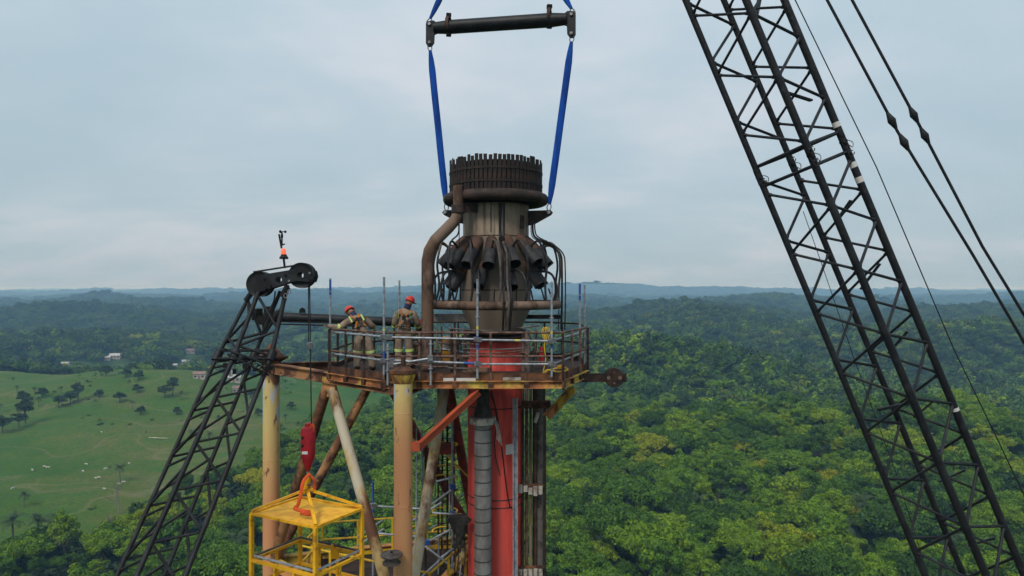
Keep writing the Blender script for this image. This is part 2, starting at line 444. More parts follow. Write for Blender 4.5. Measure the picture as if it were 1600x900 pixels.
class MB:
    def __init__(s):
        s.v = []; s.f = []

    def add(s, vs, fs):
        k = len(s.v)
        s.v += [Vector(p) for p in vs]
        s.f += [tuple(i + k for i in f) for f in fs]
        return s

    def hexa(s, p):
        return s.add(p, [(0, 3, 2, 1), (4, 5, 6, 7), (0, 1, 5, 4), (1, 2, 6, 5), (2, 3, 7, 6), (3, 0, 4, 7)])

    def box(s, c, size, rz=0.0, M=None):
        c = Vector(c); h = [q / 2 for q in size]
        R = M if M else Matrix.Rotation(rz, 3, 'Z')
        P = [c + R @ Vector((x * h[0], y * h[1], z * h[2])) for z in (-1, 1) for x, y in ((-1, -1), (1, -1), (1, 1), (-1, 1))]
        return s.hexa(P)

    def bar(s, p0, p1, w, h=None, up=(0, 0, 1)):
        """rectangular bar; h is the size along up"""
        p0, p1 = Vector(p0), Vector(p1); h = h or w
        d = (p1 - p0).normalized(); up = Vector(up)
        if abs(d.dot(up)) > 0.97: up = Vector((0, 1, 0))
        u = d.cross(up).normalized(); n = u.cross(d).normalized()
        P = [q + u * a * w / 2 + n * b * h / 2 for q in (p0, p1) for a, b in ((-1, -1), (1, -1), (1, 1), (-1, 1))]
        return s.hexa(P)

    def tube(s, p0, p1, r, r2=None, n=10, cap=True):
        return s.path([p0, p1], [r, r if r2 is None else r2], n, cap)

    def path(s, pts, r, n=8, cap=True, flat=1.0, closed=False):
        pts = [Vector(p) for p in pts]
        if not isinstance(r, (list, tuple)): r = [r] * len(pts)
        k = len(s.v); m = len(pts); u = None
        for i, p in enumerate(pts):
            if closed: d = pts[(i + 1) % m] - pts[i - 1]
            else: d = pts[min(i + 1, m - 1)] - pts[max(i - 1, 0)]
            d.normalize()
            if u is None: _, u, w = basis(d)
            else:
                u = (u - d * u.dot(d))
                u = u.normalized() if u.length > 1e-6 else basis(d)[1]
                w = u.cross(d).normalized()
            for j in range(n):
                a = 2 * PI * j / n
                s.v.append(p + u * math.cos(a) * r[i] + w * math.sin(a) * r[i] * flat)
        for i in range(m if closed else m - 1):
            i2 = (i + 1) % m
            for j in range(n):
                j2 = (j + 1) % n
                s.f.append((k + i * n + j, k + i2 * n + j, k + i2 * n + j2, k + i * n + j2))
        if cap and not closed:
            s.f.append(tuple(k + j for j in range(n)))
            s.f.append(tuple(k + (m - 1) * n + j for j in reversed(range(n))))
        return s

    def lathe(s, c, prof, n=24, axis=(0, 0, 1), cap=True):
        """prof: (radius, height along axis)"""
        c = Vector(c); d, u, w = basis(axis); k = len(s.v)
        for r, h in prof:
            for j in range(n):
                a = 2 * PI * j / n
                s.v.append(c + d * h + u * math.cos(a) * r + w * math.sin(a) * r)
        for i in range(len(prof) - 1):
            for j in range(n):
                j2 = (j + 1) % n
                s.f.append((k + i * n + j, k + i * n + j2, k + (i + 1) * n + j2, k + (i + 1) * n + j))
        if cap:
            s.f.append(tuple(k + j for j in reversed(range(n))))
            s.f.append(tuple(k + (len(prof) - 1) * n + j for j in range(n)))
        return s

    def prism(s, poly, ext):
        """polygon of 3-D points pushed along the vector ext"""
        poly = [Vector(p) for p in poly]; ext = Vector(ext); m = len(poly)
        s.add(poly + [p + ext for p in poly],
              [tuple(range(m)), tuple(reversed(range(m, 2 * m)))] + [(i, i + m, (i + 1) % m + m, (i + 1) % m) for i in range(m)])
        return s

    def build(s, name, mat, parent=None, smooth=True, angle=38):
        me = bpy.data.meshes.new(name)
        org = ORG.get(parent, Vector((0, 0, 0)))
        me.from_pydata([tuple(p - org) for p in s.v], [], s.f)
        bm = bmesh.new(); bm.from_mesh(me); bmesh.ops.recalc_face_normals(bm, faces=bm.faces); bm.to_mesh(me); bm.free()
        me.materials.append(MAT[mat])
        if smooth:
            me.polygons.foreach_set('use_smooth', [True] * len(me.polygons))
            me.set_sharp_from_angle(angle=math.radians(angle))
        o = bpy.data.objects.new(name, me)
        COL.objects.link(o)
        if parent is not None:
            o.parent = parent
            ORG[o] = org
        else:
            ORG[o] = Vector((0, 0, 0))
        return o


def arc(pts, n=14):
    """smooth curve (Catmull-Rom) through points"""
    P = [Vector(p) for p in pts]; P = [2 * P[0] - P[1]] + P + [2 * P[-1] - P[-2]]
    o_ = []
    for i in range(1, len(P) - 2):
        for k in range(n):
            t = k / n
            a, b, c, d = P[i - 1], P[i], P[i + 1], P[i + 2]
            o_.append(0.5 * (2 * b + (c - a) * t + (2 * a - 5 * b + 4 * c - d) * t * t + (3 * b - a - 3 * c + d) * t ** 3))
    o_.append(P[-2])
    return o_


# ------------------------------------------------------------------ terrain
TAB = np.random.default_rng(3).random((256, 256))


def vn(x, y):
    xi = np.floor(x).astype(int); yi = np.floor(y).astype(int)
    fx = x - xi; fy = y - yi
    fx = fx * fx * (3 - 2 * fx); fy = fy * fy * (3 - 2 * fy)
    a = TAB[xi % 256, yi % 256]; b = TAB[(xi + 1) % 256, yi % 256]
    c = TAB[xi % 256, (yi + 1) % 256]; d = TAB[(xi + 1) % 256, (yi + 1) % 256]
    return (a * (1 - fx) + b * fx) * (1 - fy) + (c * (1 - fx) + d * fx) * fy


def fbm(x, y, o=4):
    s = 0; a = 0.5
    for i in range(o):
        s = s + a * vn(x * 2 ** i + 17.3 * i, y * 2 ** i + 9.1 * i); a *= 0.5
    return s / 0.94


def sm(x, a, b):
    t = np.clip((x - a) / (b - a), 0, 1)
    return t * t * (3 - 2 * t)


PAST = np.array([(-150, 152), (-112, 178), (-100, 232), (-86, 300), (-62, 370), (-52, 470), (-95, 560), (-170, 530), (-215, 480), (-260, 475),
                 (-330, 452), (-400, 430), (-420, 330), (-285, 170)], float)


def inside(poly, x, y):
    r = np.zeros(x.shape, bool); n = len(poly)
    for i in range(n):
        x0, y0 = poly[i]; x1, y1 = poly[(i + 1) % n]
        c = ((y0 > y) != (y1 > y)) & (x < (x1 - x0) * (y - y0) / (y1 - y0 + 1e-9) + x0)
        r ^= c
    return r


CLEAR = [(-98, 147, 19, 8), (-86, 199, 13, 9), (-58, 262, 10, 12), (-20, 300, 14, 12), (-34, 380, 22, 14)]   # small meadows x, y, rx, ry


def pasture(x, y):
    wx = x + (fbm(x / 28, y / 28, 3) - 0.5) * 26; wy = y + (fbm(x / 28 + 50, y / 28, 3) - 0.5) * 30
    p = inside(PAST, wx, wy)
    for cx, cy, rx, ry in CLEAR:
        p |= ((wx - cx) / rx) ** 2 + ((wy - cy) / ry) ** 2 < 1
    return p


def height(x, y):
    x = np.asarray(x, float); y = np.asarray(y, float)
    r = np.hypot(x, y); yy = np.maximum(y, 1.0); t = x / yy
    h = (fbm(x / 300, y / 260, 4) - 0.5) * (62 + 26 * sm(r, 600, 1100)) * sm(r, 150, 650) * (1 - 0.4 * sm(r, 3000, 6000))
    h = h + (fbm(x / 70 + 5, y / 70, 3) - 0.5) * 5 * sm(r, 120, 300)
    # pasture knoll and the bowl before it
    h = h + 21 * np.exp(-((x + 240) / 88) ** 2 - ((y - 428) / 70) ** 2)
    h = h - 4 * np.exp(-((x + 190) / 110) ** 2 - ((y - 285) / 60) ** 2)
    h = h + (fbm(x / 95 + 31, y / 70 + 4, 3) - 0.5) * 13 * np.exp(-((x + 230) / 170) ** 2 - ((y - 330) / 140) ** 2)
    # near wooded spurs on the right
    h = h + 15 * np.exp(-((x - 150) / 110) ** 2 - ((y - 262) / 42) ** 2)
    h = h + 26 * np.exp(-((x - 95) / 140) ** 2 - ((y - 470) / 55) ** 2) - 9 * np.exp(-((x - 90) / 200) ** 2 - ((y - 620) / 70) ** 2)
    h = h + 20 * np.exp(-((x - 60) / 220) ** 2 - ((y - 860) / 70) ** 2)
    h = h + 22 * np.exp(-((x - 430) / 170) ** 2 - ((y - 640) / 75) ** 2)
    h = h - 10 * np.exp(-((x - 80) / 120) ** 2 - ((y - 350) / 45) ** 2)

    def ridge(y0, w, amp, t0, t1, soft, seed, wl):
        q = y - y0 - (fbm(x / wl + seed, x * 0 + seed, 2) - 0.5) * w * 1.6
        k = amp * (0.72 + 0.56 * fbm(x / (wl * 0.55) + seed, y / (wl * 1.5), 4))
        return k * np.exp(-(q / w) ** 2) * sm(t, t0 - soft, t0) * (1 - sm(t, t1, t1 + soft)) * (y > 0)
    h = h + ridge(5000, 520, 43, 0.02, 2.0, 0.35, 3.1, 900)
    h = h + ridge(2900, 280, 14, -0.1, 2.0, 0.3, 7.7, 700)
    h = h + ridge(1750, 190, 15, -0.9, 0.9, 0.3, 12.2, 500)
    h = h + ridge(1150, 110, 17, -0.9, 0.9, 0.3, 1.9, 380)
    h = h + ridge(2150, 260, 34, -2.0, -0.62, 0.12, 4.4, 700)
    h = h + ridge(3300, 350, 32, -0.62, -0.05, 0.12, 21.0, 650)
    h = h + ridge(5200, 500, 44, -2.0, 0.1, 0.3, 15.0, 1200)
    h = h + ridge(8500, 800, 52, -2.0, 2.0, 0.3, 31.0, 2200)
    h = h + ridge(12500, 900, 66, -2.0, 2.0, 0.3, 41.0, 3000)
    # ground to the rear, outside the picture, stays rolling country
    flat = np.exp(-(np.hypot(x + 3, y - 20) / 45) ** 2)
    return np.clip(h, -34, 200) * (1 - flat)


def terrain():
    rr = np.concatenate([[0.0, 20, 40, 60, 80, 95], np.geomspace(110, 15000, 250)])
    # finer columns where the camera looks, coarser behind
    th = np.concatenate([np.radians(np.linspace(-62, 62, 520, endpoint=False)), np.radians(np.linspace(62, 298, 140, endpoint=False))])
    R_, T_ = np.meshgrid(rr, th, indexing='ij')
    X = R_ * np.sin(T_); Y = R_ * np.cos(T_)
    Z = height(X, Y)
    # far woodland is too distant to tell its trees apart: its uneven canopy is part of the land's surface
    far = sm(R_, 5500, 6000)
    Z = Z + far * (vn(X / 31, Y / 31) * 9 + vn(X / 13, Y / 60) * 5)
    n, m = X.shape
    idx = np.arange(n * m).reshape(n, m)
    a = idx[:-1]; b = idx[1:]
    F = np.stack([a, b, np.roll(b, -1, 1), np.roll(a, -1, 1)], -1).reshape(-1, 4)
    me = bpy.data.meshes.new('terrain')
    V = np.stack([X.ravel(), Y.ravel(), Z.ravel()], 1)
    me.vertices.add(len(V)); me.vertices.foreach_set('co', V.ravel())
    me.loops.add(F.size); me.loops.foreach_set('vertex_index', F[:, ::-1].ravel())
    me.polygons.add(len(F)); me.polygons.foreach_set('loop_start', np.arange(0, F.size, 4))
    me.update(calc_edges=True)
    me.polygons.foreach_set('use_smooth', np.ones(len(F), bool))
    pa = pasture(X.ravel(), Y.ravel()).astype(float)
    # strips of cleared land farther off
    cl = (fbm(X.ravel() / 260 + 8, Y.ravel() / 420 + 3, 3) > 0.645) & (R_.ravel() > 650) & (X.ravel() < 0.05 * Y.ravel())
    pa = np.maximum(pa, cl * 0.8)
    at = me.attributes.new('pasture', 'FLOAT', 'POINT'); at.data.foreach_set('value', pa)
    so = np.exp(-((X.ravel() + 1180) / 60) ** 2 - ((Y.ravel() - 1760) / 90) ** 2)
    so = np.maximum(so, 0.9 * (((X.ravel() + 2) / 34) ** 2 + ((Y.ravel() - 20) / 34) ** 2 < 1))
    at = me.attributes.new('soil', 'FLOAT', 'POINT'); at.data.foreach_set('value', so)
    me.materials.append(MAT['ground'])
    o = bpy.data.objects.new('terrain', me)
    COL.objects.link(o)
    o['kind'] = 'structure'
    return o


terrain()
Z0 = lambda x, y: float(height(np.array([x]), np.array([y]))[0])


def on_ground(px, py):
    """where the sight line through a photo pixel meets the land"""
    best = None
    d = np.geomspace(60, 6000, 3000)
    x = (px - 800) / FPX * d; z = CAMZ + (452 - py) / FPX * d
    k = np.argmax(z < height(x, d))
    return float(x[k]), float(d[k])


# ------------------------------------------------------------------ trees
def leaf_cloud(lobes, per, size, rg, up=0.35):
    V = []; 
    for c, r in lobes:
        n = int(per * (r / 1.3) ** 1.3) + 4
        d = rg.normal(size=(n, 3)); d[:, 2] += up
        d /= np.linalg.norm(d, axis=1)[:, None]
        p = np.array(c) + d * (np.array([r, r, r * 0.72]) * (0.82 + 0.25 * rg.random((n, 1))))
        nn = d + rg.normal(size=(n, 3)) * 0.42
        nn /= np.linalg.norm(nn, axis=1)[:, None]
        a = np.cross(nn, rg.normal(size=(n, 3))); a /= np.linalg.norm(a, axis=1)[:, None]
        b = np.cross(nn, a)
        s = size * (0.6 + 0.8 * rg.random((n, 1)))
        q = np.stack([p - a * s * 0.6 - b * s * 0.35 * rg.random((n, 1)), p - b * s * 0.5 + a * s * 0.1, p + a * s * 0.62 + b * s * 0.2, p + b * s * 0.5 - a * s * 0.12 + nn * s * 0.15], 1)
        V.append(q.reshape(-1, 3))
    V = np.concatenate(V)
    F = np.arange(len(V)).reshape(-1, 4)
    return V, F


def raw_mesh(name, V, F, mat, smooth=False):
    me = bpy.data.meshes.new(name)
    me.from_pydata(V.tolist() if hasattr(V, 'tolist') else V, [], F.tolist() if hasattr(F, 'tolist') else F)
    me.materials.append(MAT[mat])
    if smooth: me.polygons.foreach_set('use_smooth', [True] * len(me.polygons))
    return me


def crown_lobes(rg, R, Hc, base, n, flat):
    lo = []
    for i in range(n):
        for _ in range(20):
            d = rg.normal(size=3); d /= np.linalg.norm(d)
            if d[2] > -0.35: break
        k = 0.55 + 0.42 * rg.random()
        if i < n * 0.18: k = 0.3 * rg.random()
        wob = 1 + 0.22 * math.sin(3 * math.atan2(d[1], d[0]) + R * 7) + 0.12 * rg.normal()
        c = (d[0] * R * k * wob, d[1] * R * k * wob, base + Hc * (0.38 + flat * d[2] * k * 0.62))
        lo.append((c, R * (0.20 + 0.15 * rg.random())))
    return lo


def tree_meshes(kind, seed):
    """trunk with limbs, crown; about 10 m tall"""
    rg = np.random.default_rng(seed)
    R, Hc, base, n, flat = {'dome': (4.6, 6.0, 4.6, 38, 1.0), 'umbrella': (5.8, 4.2, 6.2, 44, 0.8), 'tall': (3.6, 7.6, 4.6, 36, 1.05),
                            'loose': (4.6, 6.4, 4.4, 26, 1.0), 'bush': (3.2, 4.2, 1.6, 24, 1.0)}[kind]
    lobes = crown_lobes(rg, R, Hc, base, n, flat)
    V, F = leaf_cloud(lobes, 128 if kind != 'loose' else 80, 0.37, rg)
    t = MB()
    top = base + Hc * 0.55
    t.path(arc([(0, 0, -0.6), (0.1, 0.05, base * 0.5), (0.0, 0.15, base), (0.1, 0, top)], 3), [0.34 - 0.026 * i for i in range(10)], 7)
    for c, r in lobes[::4]:
        b0 = Vector((0.05, 0.1, base * (0.72 + 0.3 * rg.random())))
        e_ = Vector(c)
        md = (b0 + e_) / 2 + Vector((0, 0, -0.3))
        t.path(arc([b0, md, e_], 3), [0.15, 0.14, 0.12, 0.10, 0.08, 0.06, 0.04], 5)
    return t, V, F


def far_mesh(kind, seed):
    rg = np.random.default_rng(seed)
    R, Hc, base, n, flat = {'dome': (4.6, 6.0, 3.6, 13, 1.0), 'umbrella': (5.8, 4.2, 5.0, 15, 0.8), 'tall': (3.7, 7.4, 3.6, 12, 1.0)}[kind]
    lobes = [(c, r * 1.5) for c, r in crown_lobes(rg, R, Hc, base, n, flat)]
    return leaf_cloud(lobes, 15, 1.05, rg)


def mb_mesh(mb, name, mat):
    o = mb.build(name, mat)
    me = o.data
    bpy.data.objects.remove(o)
    return me


def palm_crown(seed, nf=20, ln=3.3):
    rg = np.random.default_rng(seed)
    V = []; F = []
    for i in range(nf):
        az = 2 * PI * i / nf + rg.normal() * 0.15
        el = 1.25 - 1.5 * rg.random()
        p = np.array([0.0, 0, 0]); ln_ = ln * (0.8 + 0.3 * rg.random()); S = 12
        side = np.array([-math.sin(az), math.cos(az), 0])
        for k in range(S):
            e1 = el - 1.5 * (k / S) ** 1.4
            d = np.array([math.cos(az) * math.cos(e1), math.sin(az) * math.cos(e1), math.sin(e1)])
            q = p + d * ln_ / S
            w = 0.62 * math.sin(PI * (0.12 + 0.86 * (k + 0.5) / S)) * (ln / 3.3)
            for sgn in (-1, 1):
                tip = side * sgn * w + d * 0.22 + np.array([0, 0, -0.28 * w - 0.05 * rg.random()])
                j = len(V)
                V += [p, p + d * 0.16, (p + d * 0.12) + tip, p + tip * 0.98]
                F.append((j, j + 1, j + 2, j + 3))
            p = q
    return np.array(V), np.array(F)


def dead_tree(seed):
    rg = random.Random(seed)
    t = MB()

    def grow(p, d, ln, r, lv):
        e_ = p + d * ln
        m = (p + e_) / 2 + Vector((rg.uniform(-.1, .1), rg.uniform(-.1, .1), rg.uniform(-.1, .1))) * ln
        t.path([p, m, e_], [r, r * 0.82, r * 0.65], 5)
        if lv:
            for _ in range(3):
                nd = (d + Vector((rg.uniform(-1, 1), rg.uniform(-1, 1), rg.uniform(-0.15, 0.6))) * 0.75).normalized()
                grow(e_ if _ else m, nd, ln * 0.68, r * 0.6, lv - 1)
    grow(Vector((0, 0, -0.5)), Vector((0.05, 0, 1)), 4.6, 0.24, 4)
    return t


NEAR = []
for kind, seed in (('dome', 1), ('dome', 2), ('umbrella', 3), ('umbrella', 4), ('tall', 5), ('tall', 6), ('loose', 7), ('dome', 8)):
    t, V, F = tree_meshes(kind, seed)
    NEAR.append((kind, mb_mesh(t, 'tree_trunk', 'bark'), raw_mesh('tree_crown', V, F, 'leaf'), raw_mesh('tree_crown', V, F, 'leaf_yellow'), raw_mesh('tree_crown', V, F, 'leaf_dark')))
t, V, F = tree_meshes('bush', 21)
BUSH = ('bush', mb_mesh(t, 'bush_stem', 'bark'), raw_mesh('bush_crown', V, F, 'leaf'), None, raw_mesh('bush_crown', V, F, 'leaf_dark'))
PALM_CROWNS = [raw_mesh('palm_crown', *palm_crown(s), 'leaf_palm') for s in (1, 2, 3)]
pt = MB(); pt.path([(0, 0, -0.5), (0.12, 0, 3), (0.05, 0.05, 6.6)], [0.26, 0.2, 0.17], 7)
PALM_TRUNK = mb_mesh(pt, 'palm_trunk', 'palm_bark')
DEAD = [mb_mesh(dead_tree(s), 'bare_branches', 'bark_pale') for s in (1, 2)]


def child(name, me, parent, loc=(0, 0, 0)):
    o = bpy.data.objects.new(name, me)
    COL.objects.link(o)
    o.parent = parent
    o.location = loc
    return o


def put_tree(name, x, y, meshes, s, rz, label, group, crown=2, cat='tree', sz=1.0):
    o = thing(name, (x, y, Z0(x, y)), label, cat, group)
    o.scale = (s, s, s * sz)
    o.rotation_euler = (0, 0, rz)
    child('trunk', meshes[1], o)
    child('crown', meshes[crown], o)
    return o


def put_palm(x, y, s, rz, label, group, k=0, hz=1.0):
    o = thing('palm_tree', (x, y, Z0(x, y)), label, 'palm', group)
    o.scale = (s, s, s)
    o.rotation_euler = (0, 0, rz)
    t_ = child('trunk', PALM_TRUNK, o); t_.scale = (1, 1, hz)
    child('crown', PALM_CROWNS[k % 3], o, (0.05, 0.05, 6.5 * hz))
    return o


# houses first, so that the wood leaves them room
HOUSES = [  # px, py, width, roof, label
    (181, 560, 15, 'house_roof', 'large white-roofed house among trees beyond the pasture knoll'),
    (168, 563, 8, 'house_roof', 'small pale shed just left of the large white-roofed house'),
    (102, 573, 9, 'house_wall', 'cream cottage at the wood edge behind the left of the knoll'),
    (290, 569, 9, 'house_roof', 'white-roofed cottage left of the black boom, the farther of two'),
    (273, 575, 7, 'house_roof', 'small white-roofed hut in front of the farther cottage'),
    (324, 545, 9, 'house_roof', 'pale house near the tree line left of the boom head'),
    (298, 552, 12, 'roof_brown', 'long brown-roofed house behind the white cottages'),
    (366, 597, 11, 'house_roof', 'white house seen through the lattice of the left boom'),
    (312, 592, 10, 'roof_brown', 'brown-roofed farmhouse at the edge of the pasture'),
    (372, 614, 8, 'roof_brown', 'low farm shed in the pasture behind the left boom'),
    (150, 479, 34, 'house_roof', 'long white building far away in the hazy valley'),
    (178, 481, 20, 'house_roof', 'white building right of the long one in the hazy valley'),
    (122, 479, 22, 'roof_brown', 'dull roofed building left of the long white one far away'),
    (6, 492, 26, 'house_roof', 'white building at the far left picture edge in the haze'),
    (22, 490, 20, 'house_roof', 'pale building second from the left picture edge in the haze'),
    (286, 481, 22, 'house_roof', 'lone pale building far off left of the anemometer mast'),
]
HXY = []
for px, py, w, rf, lab in HOUSES:
    if py < 500:
        d = {150: 2450, 178: 2400, 122: 2500, 6: 1650, 22: 1700, 286: 2500}[px]
        x, y = (px - 800) / FPX * d, d
    else:
        x, y = on_ground(px, py)
    HXY.append((x, y, w))


def house(x, y, w, roof_m, label):
    z = Z0(x, y); far = y > 1200
    o = thing('house', (x, y, z), label, 'house', None)
    dp, hh = w * 0.62, (3.0 if not far else w * 0.28)
    a = 0.25
    R3 = Matrix.Rotation(a, 3, 'Z')
    P = lambda u, v, h: Vector((x, y, z)) + R3 @ Vector((u, v, h))
    m = MB().box(P(0, 0, hh / 2 - 0.4), (w, dp, hh + 0.8), a)
    m.prism([P(-w / 2, -dp / 2, hh), P(-w / 2, dp / 2, hh), P(-w / 2, 0, hh + dp * 0.3)], R3 @ Vector((w, 0, 0)))
    m.build('wall', 'house_wall', o, False)
    rm = MB(); e_ = 0.06 * w; k = dp * 0.3 / (dp / 2)
    for sgn in (-1, 1):
        lo_, hi_ = P(-w / 2 - e_, sgn * (dp / 2 + e_), hh - e_ * k + 0.12), P(-w / 2 - e_, 0, hh + dp * 0.3 + 0.12)
        rm.prism([lo_, hi_, hi_ + Vector((0, 0, 0.18)), lo_ + Vector((0, 0, 0.18))], R3 @ Vector((w + 2 * e_, 0, 0)))
    rm.build('roof', roof_m, o, False)
    if not far:
        MB().box(P(0, -dp / 2 - 0.03, 1.0), (1.0, 0.1, 2.0), a).build('door', 'timber', o, False)
        for u in (-0.3, 0.3):
            MB().box(P(u * w, -dp / 2 - 0.03, 1.6), (1.3, 0.1, 1.0), a).build('window', 'glass_dark', o, False)
    else:
        for u in (-0.32, 0, 0.32):
            MB().box(P(u * w, -dp / 2 - 0.05, hh * 0.5), (w * 0.12, 0.2, hh * 0.35), a).build('window', 'glass_dark', o, False)


for (x, y, w), (px, py, _, rf, lab) in zip(HXY, HOUSES):
    house(x, y, w * 0.66, rf, lab)

# pasture trees, one by one: px, py of the foot, kind, size
PTREES = [(26, 614, 'p', .6), (54, 617, 'p', .7), (36, 628, 'b', .75), (66, 622, 'b', .7), (60, 636, 'p', .75), (95, 617, 'p', .75), (92, 638, 'd', .8),
          (110, 632, 'd', .8), (122, 628, 't', .85), (155, 622, 'b', .55), (149, 636, 'p', .55), (187, 630, 'd', .72), (202, 606, 'p', .6),
          (215, 614, 'b', .6), (217, 621, 'p', .6), (207, 643, 'p', .8), (220, 648, 'b', .55), (258, 622, 'd', .8), (270, 618, 't', .85), (283, 625, 'p', .8),
          (166, 588, 'b', .8), (197, 590, 'b', .7), (217, 594, 'b', .7), (40, 662, 't', 1.0), (30, 668, 'd', .8), (4, 676, 'd', .9), (2, 646, 'p', .7),
          (188, 752, 'p', .95), (38, 792, 'p', .75), (277, 648, 'b', .5), (342, 665, 'p', .7), (328, 702, 'p', 1.0), (392, 622, 'b', .6),
          (446, 662, 'p', .75), (455, 640, 'b', .55), (466, 676, 'p', .8), (404, 650, 'b', .5), (300, 690, 'p', .75)]
pt_xy = []
near_word = {0: 'on the knoll slope', 1: 'on the knoll crest', 2: 'in the low meadow'}
names_ = {'p': 'palm', 'b': 'small bushy tree', 'd': 'dark spreading tree', 't': 'tall dark tree'}
seen = {}
for i, (px, py, k, s) in enumerate(PTREES):
    x, y = on_ground(px, py)
    pt_xy.append((x, y))
    wh = 'on the knoll crest' if py < 612 else 'on the knoll slope' if py < 655 else 'in the low pasture'
    side = 'far left' if px < 70 else 'mid left' if px < 150 else 'towards the boom' if px < 300 else 'by the boom'
    lab = f'{names_[k]} {wh}, {side}'
    seen[lab] = seen.get(lab, 0) + 1
    g = f'pasture trees: {names_[k]}s {wh} {side}'
    if k == 'p':
        put_palm(x, y, s * 1.0, i * 1.3, lab, g, i, 0.75 + 0.3 * random.random())
    elif k == 'b':
        put_tree('bushy_tree', x, y, BUSH, s * 1.35, i * 1.1, lab, g, 4)
    elif k == 'd':
        put_tree('spreading_tree', x, y, NEAR[i % 2], s * 0.95, i * 1.7, lab, g, 4, sz=0.8)
    else:
        put_tree('tall_tree', x, y, NEAR[4 + i % 2], s * 1.0, i * 0.9, lab, g, 4)

# single trees that stand out in the wood: yellow crowns, bare trees, palms
STAND = []
YEL = [(905, 706, 1.0), (1015, 704, 1.15), (1050, 700, .9), (1190, 740, .8), (940, 775, .75), (1300, 757, .8), (1210, 700, .8), (1340, 812, .7), (400, 758, .9), (1000, 725, .9),
       (1490, 720, .85), (1560, 700, .8), (905, 722, .8), (1155, 705, .7)]
BARE = [(1277, 703, .9), (185, 790, .75), (1400, 690, .7), (170, 845, .7), (1120, 664, .8)]
FPALM = [(1015, 872, 1.15), (905, 850, .9), (1350, 800, 1.05), (1320, 838, 1.0), (1092, 790, .9), (60, 830, 1.0), (90, 822, .9), (370, 862, 1.0), (20, 830, 1.0), (420, 738, .9), (545, 760, .9), (1480, 860, 1.0)]
place = lambda px: 'below the pasture' if px < 380 else 'behind the derrick' if px < 730 else 'beside the flare tower' if px < 960 else 'between tower and boom' if px < 1220 else 'by the boom' if px < 1480 else 'at right edge'
row = lambda py: 'low' if py > 810 else 'midway up' if py > 720 else 'high up'
for i, (px, py, s) in enumerate(YEL):
    x, y = on_ground(px, py + 26 * s)
    put_tree('yellow_tree', x, y, NEAR[2 + i % 2 if i % 3 else 0], s, i * 2.1, f'yellow flowering tree {row(py)} {place(px)}', f'yellow trees {place(px)} {row(py)}', 3)
    STAND.append((x, y, 4.5 * s))
for i, (px, py, s) in enumerate(BARE):
    x, y = on_ground(px, py + 14)
    o = thing('bare_tree', (x, y, Z0(x, y)), f'pale leafless tree {row(py)} {place(px)}', 'tree', None)
    o.scale = (s, s, s * 1.15); o.rotation_euler = (0, 0, i)
    child('branches', DEAD[i % 2], o)
    STAND.append((x, y, 3.2))
for i, (px, py, s) in enumerate(FPALM):
    x, y = on_ground(px, py + 34)
    put_palm(x, y, s * 1.25, i, f'forest palm {row(py)} {place(px)}', f'forest palms {place(px)} {row(py)}', i, 1.0)
    STAND.append((x, y, 3.6))


def scatter():
    """wood stand: jittered points, spacing grows far off"""
    P = []
    r = 112.0
    rg = np.random.default_rng(5)
    while r < 5800:
        s = max(5.5, r * 0.0052)
        n = int(r * math.radians(120) / s)
        th = np.radians(-60) + (np.arange(n) + rg.random(n) * 0.9) * math.radians(120) / n
        rr = r + (rg.random(n) - 0.5) * s * 0.95
        P.append(np.stack([rr * np.sin(th), rr * np.cos(th), np.full(n, s)], 1))
        r += s * 0.93
    P = np.concatenate(P)
    x, y = P[:, 0], P[:, 1]
    keep = ~pasture(x, y)
    cl = (fbm(x / 260 + 8, y / 420 + 3, 3) > 0.645) & (np.hypot(x, y) > 650) & (x < 0.05 * y)
    keep &= ~(cl & (rg.random(len(x)) > 0.12))
    for hx, hy, w in HXY:
        L_ = 85 if hy < 1200 else 260
        q = hy - y
        keep &= ~((np.abs(x - hx * y / hy) < w * 0.62 + 1) & (q > -w) & (q < L_))
    for sx, sy, r_ in STAND:
        keep &= np.hypot(x - sx, y - sy) > r_ * 0.85
    # knoll: nothing of the wood may stand between the camera and the pasture edge rows
    return P[keep]


PTS = scatter()
rg = np.random.default_rng(9)
xs, ys, sp = PTS.T
zs = height(xs, ys)
dist0 = np.hypot(xs, ys)
scl = sp / 6.3 * (0.52 + 0.72 * rg.random(len(xs)) ** 1.2 + 0.35 * (rg.random(len(xs)) > 0.9))
edge = (xs < -40) & (dist0 < 260)
scl = np.where(edge, scl * 0.78, scl)
scl = np.where(sp > 6.4, np.minimum(scl, 0.9 * scl + 0.2), scl)
dist = np.sqrt(xs ** 2 + ys ** 2 + (zs + 8 - CAMZ) ** 2)
px_ = 800 + FPX * xs / ys
py_ = 452 + FPX * (CAMZ - zs - 9 * scl) / ys
inview = (px_ > -30) & (px_ < 1630) & (py_ < 905)
hid = ((px_ > 735) & (px_ < 845)) | ((px_ > 400) & (px_ < 440))     # behind the stack and a leg
score = scl / dist * inview * ~hid
order = np.argsort(-score)
SOLO = order[:225]
kinds_w = {'dome': 'round-crowned', 'umbrella': 'broad flat-topped', 'tall': 'tall narrow', 'loose': 'loose airy'}
for i in SOLO:
    k = int(rg.integers(0, 8))
    s = float(scl[i])
    size = 'small' if s < 0.88 else 'large' if s > 1.15 else 'middling'
    px, py = float(px_[i]), float(py_[i])
    lab = f'{size} {kinds_w[NEAR[k][0]]} tree {row(py)} {place(px)}'
    put_tree('forest_tree', float(xs[i]), float(ys[i]), NEAR[k], s, float(rg.random() * 6.28), lab, lab.replace(' tree ', ' trees '), 2, sz=float(0.85 + 0.3 * rg.random()))
rest = np.setdiff1d(np.arange(len(xs)), SOLO)


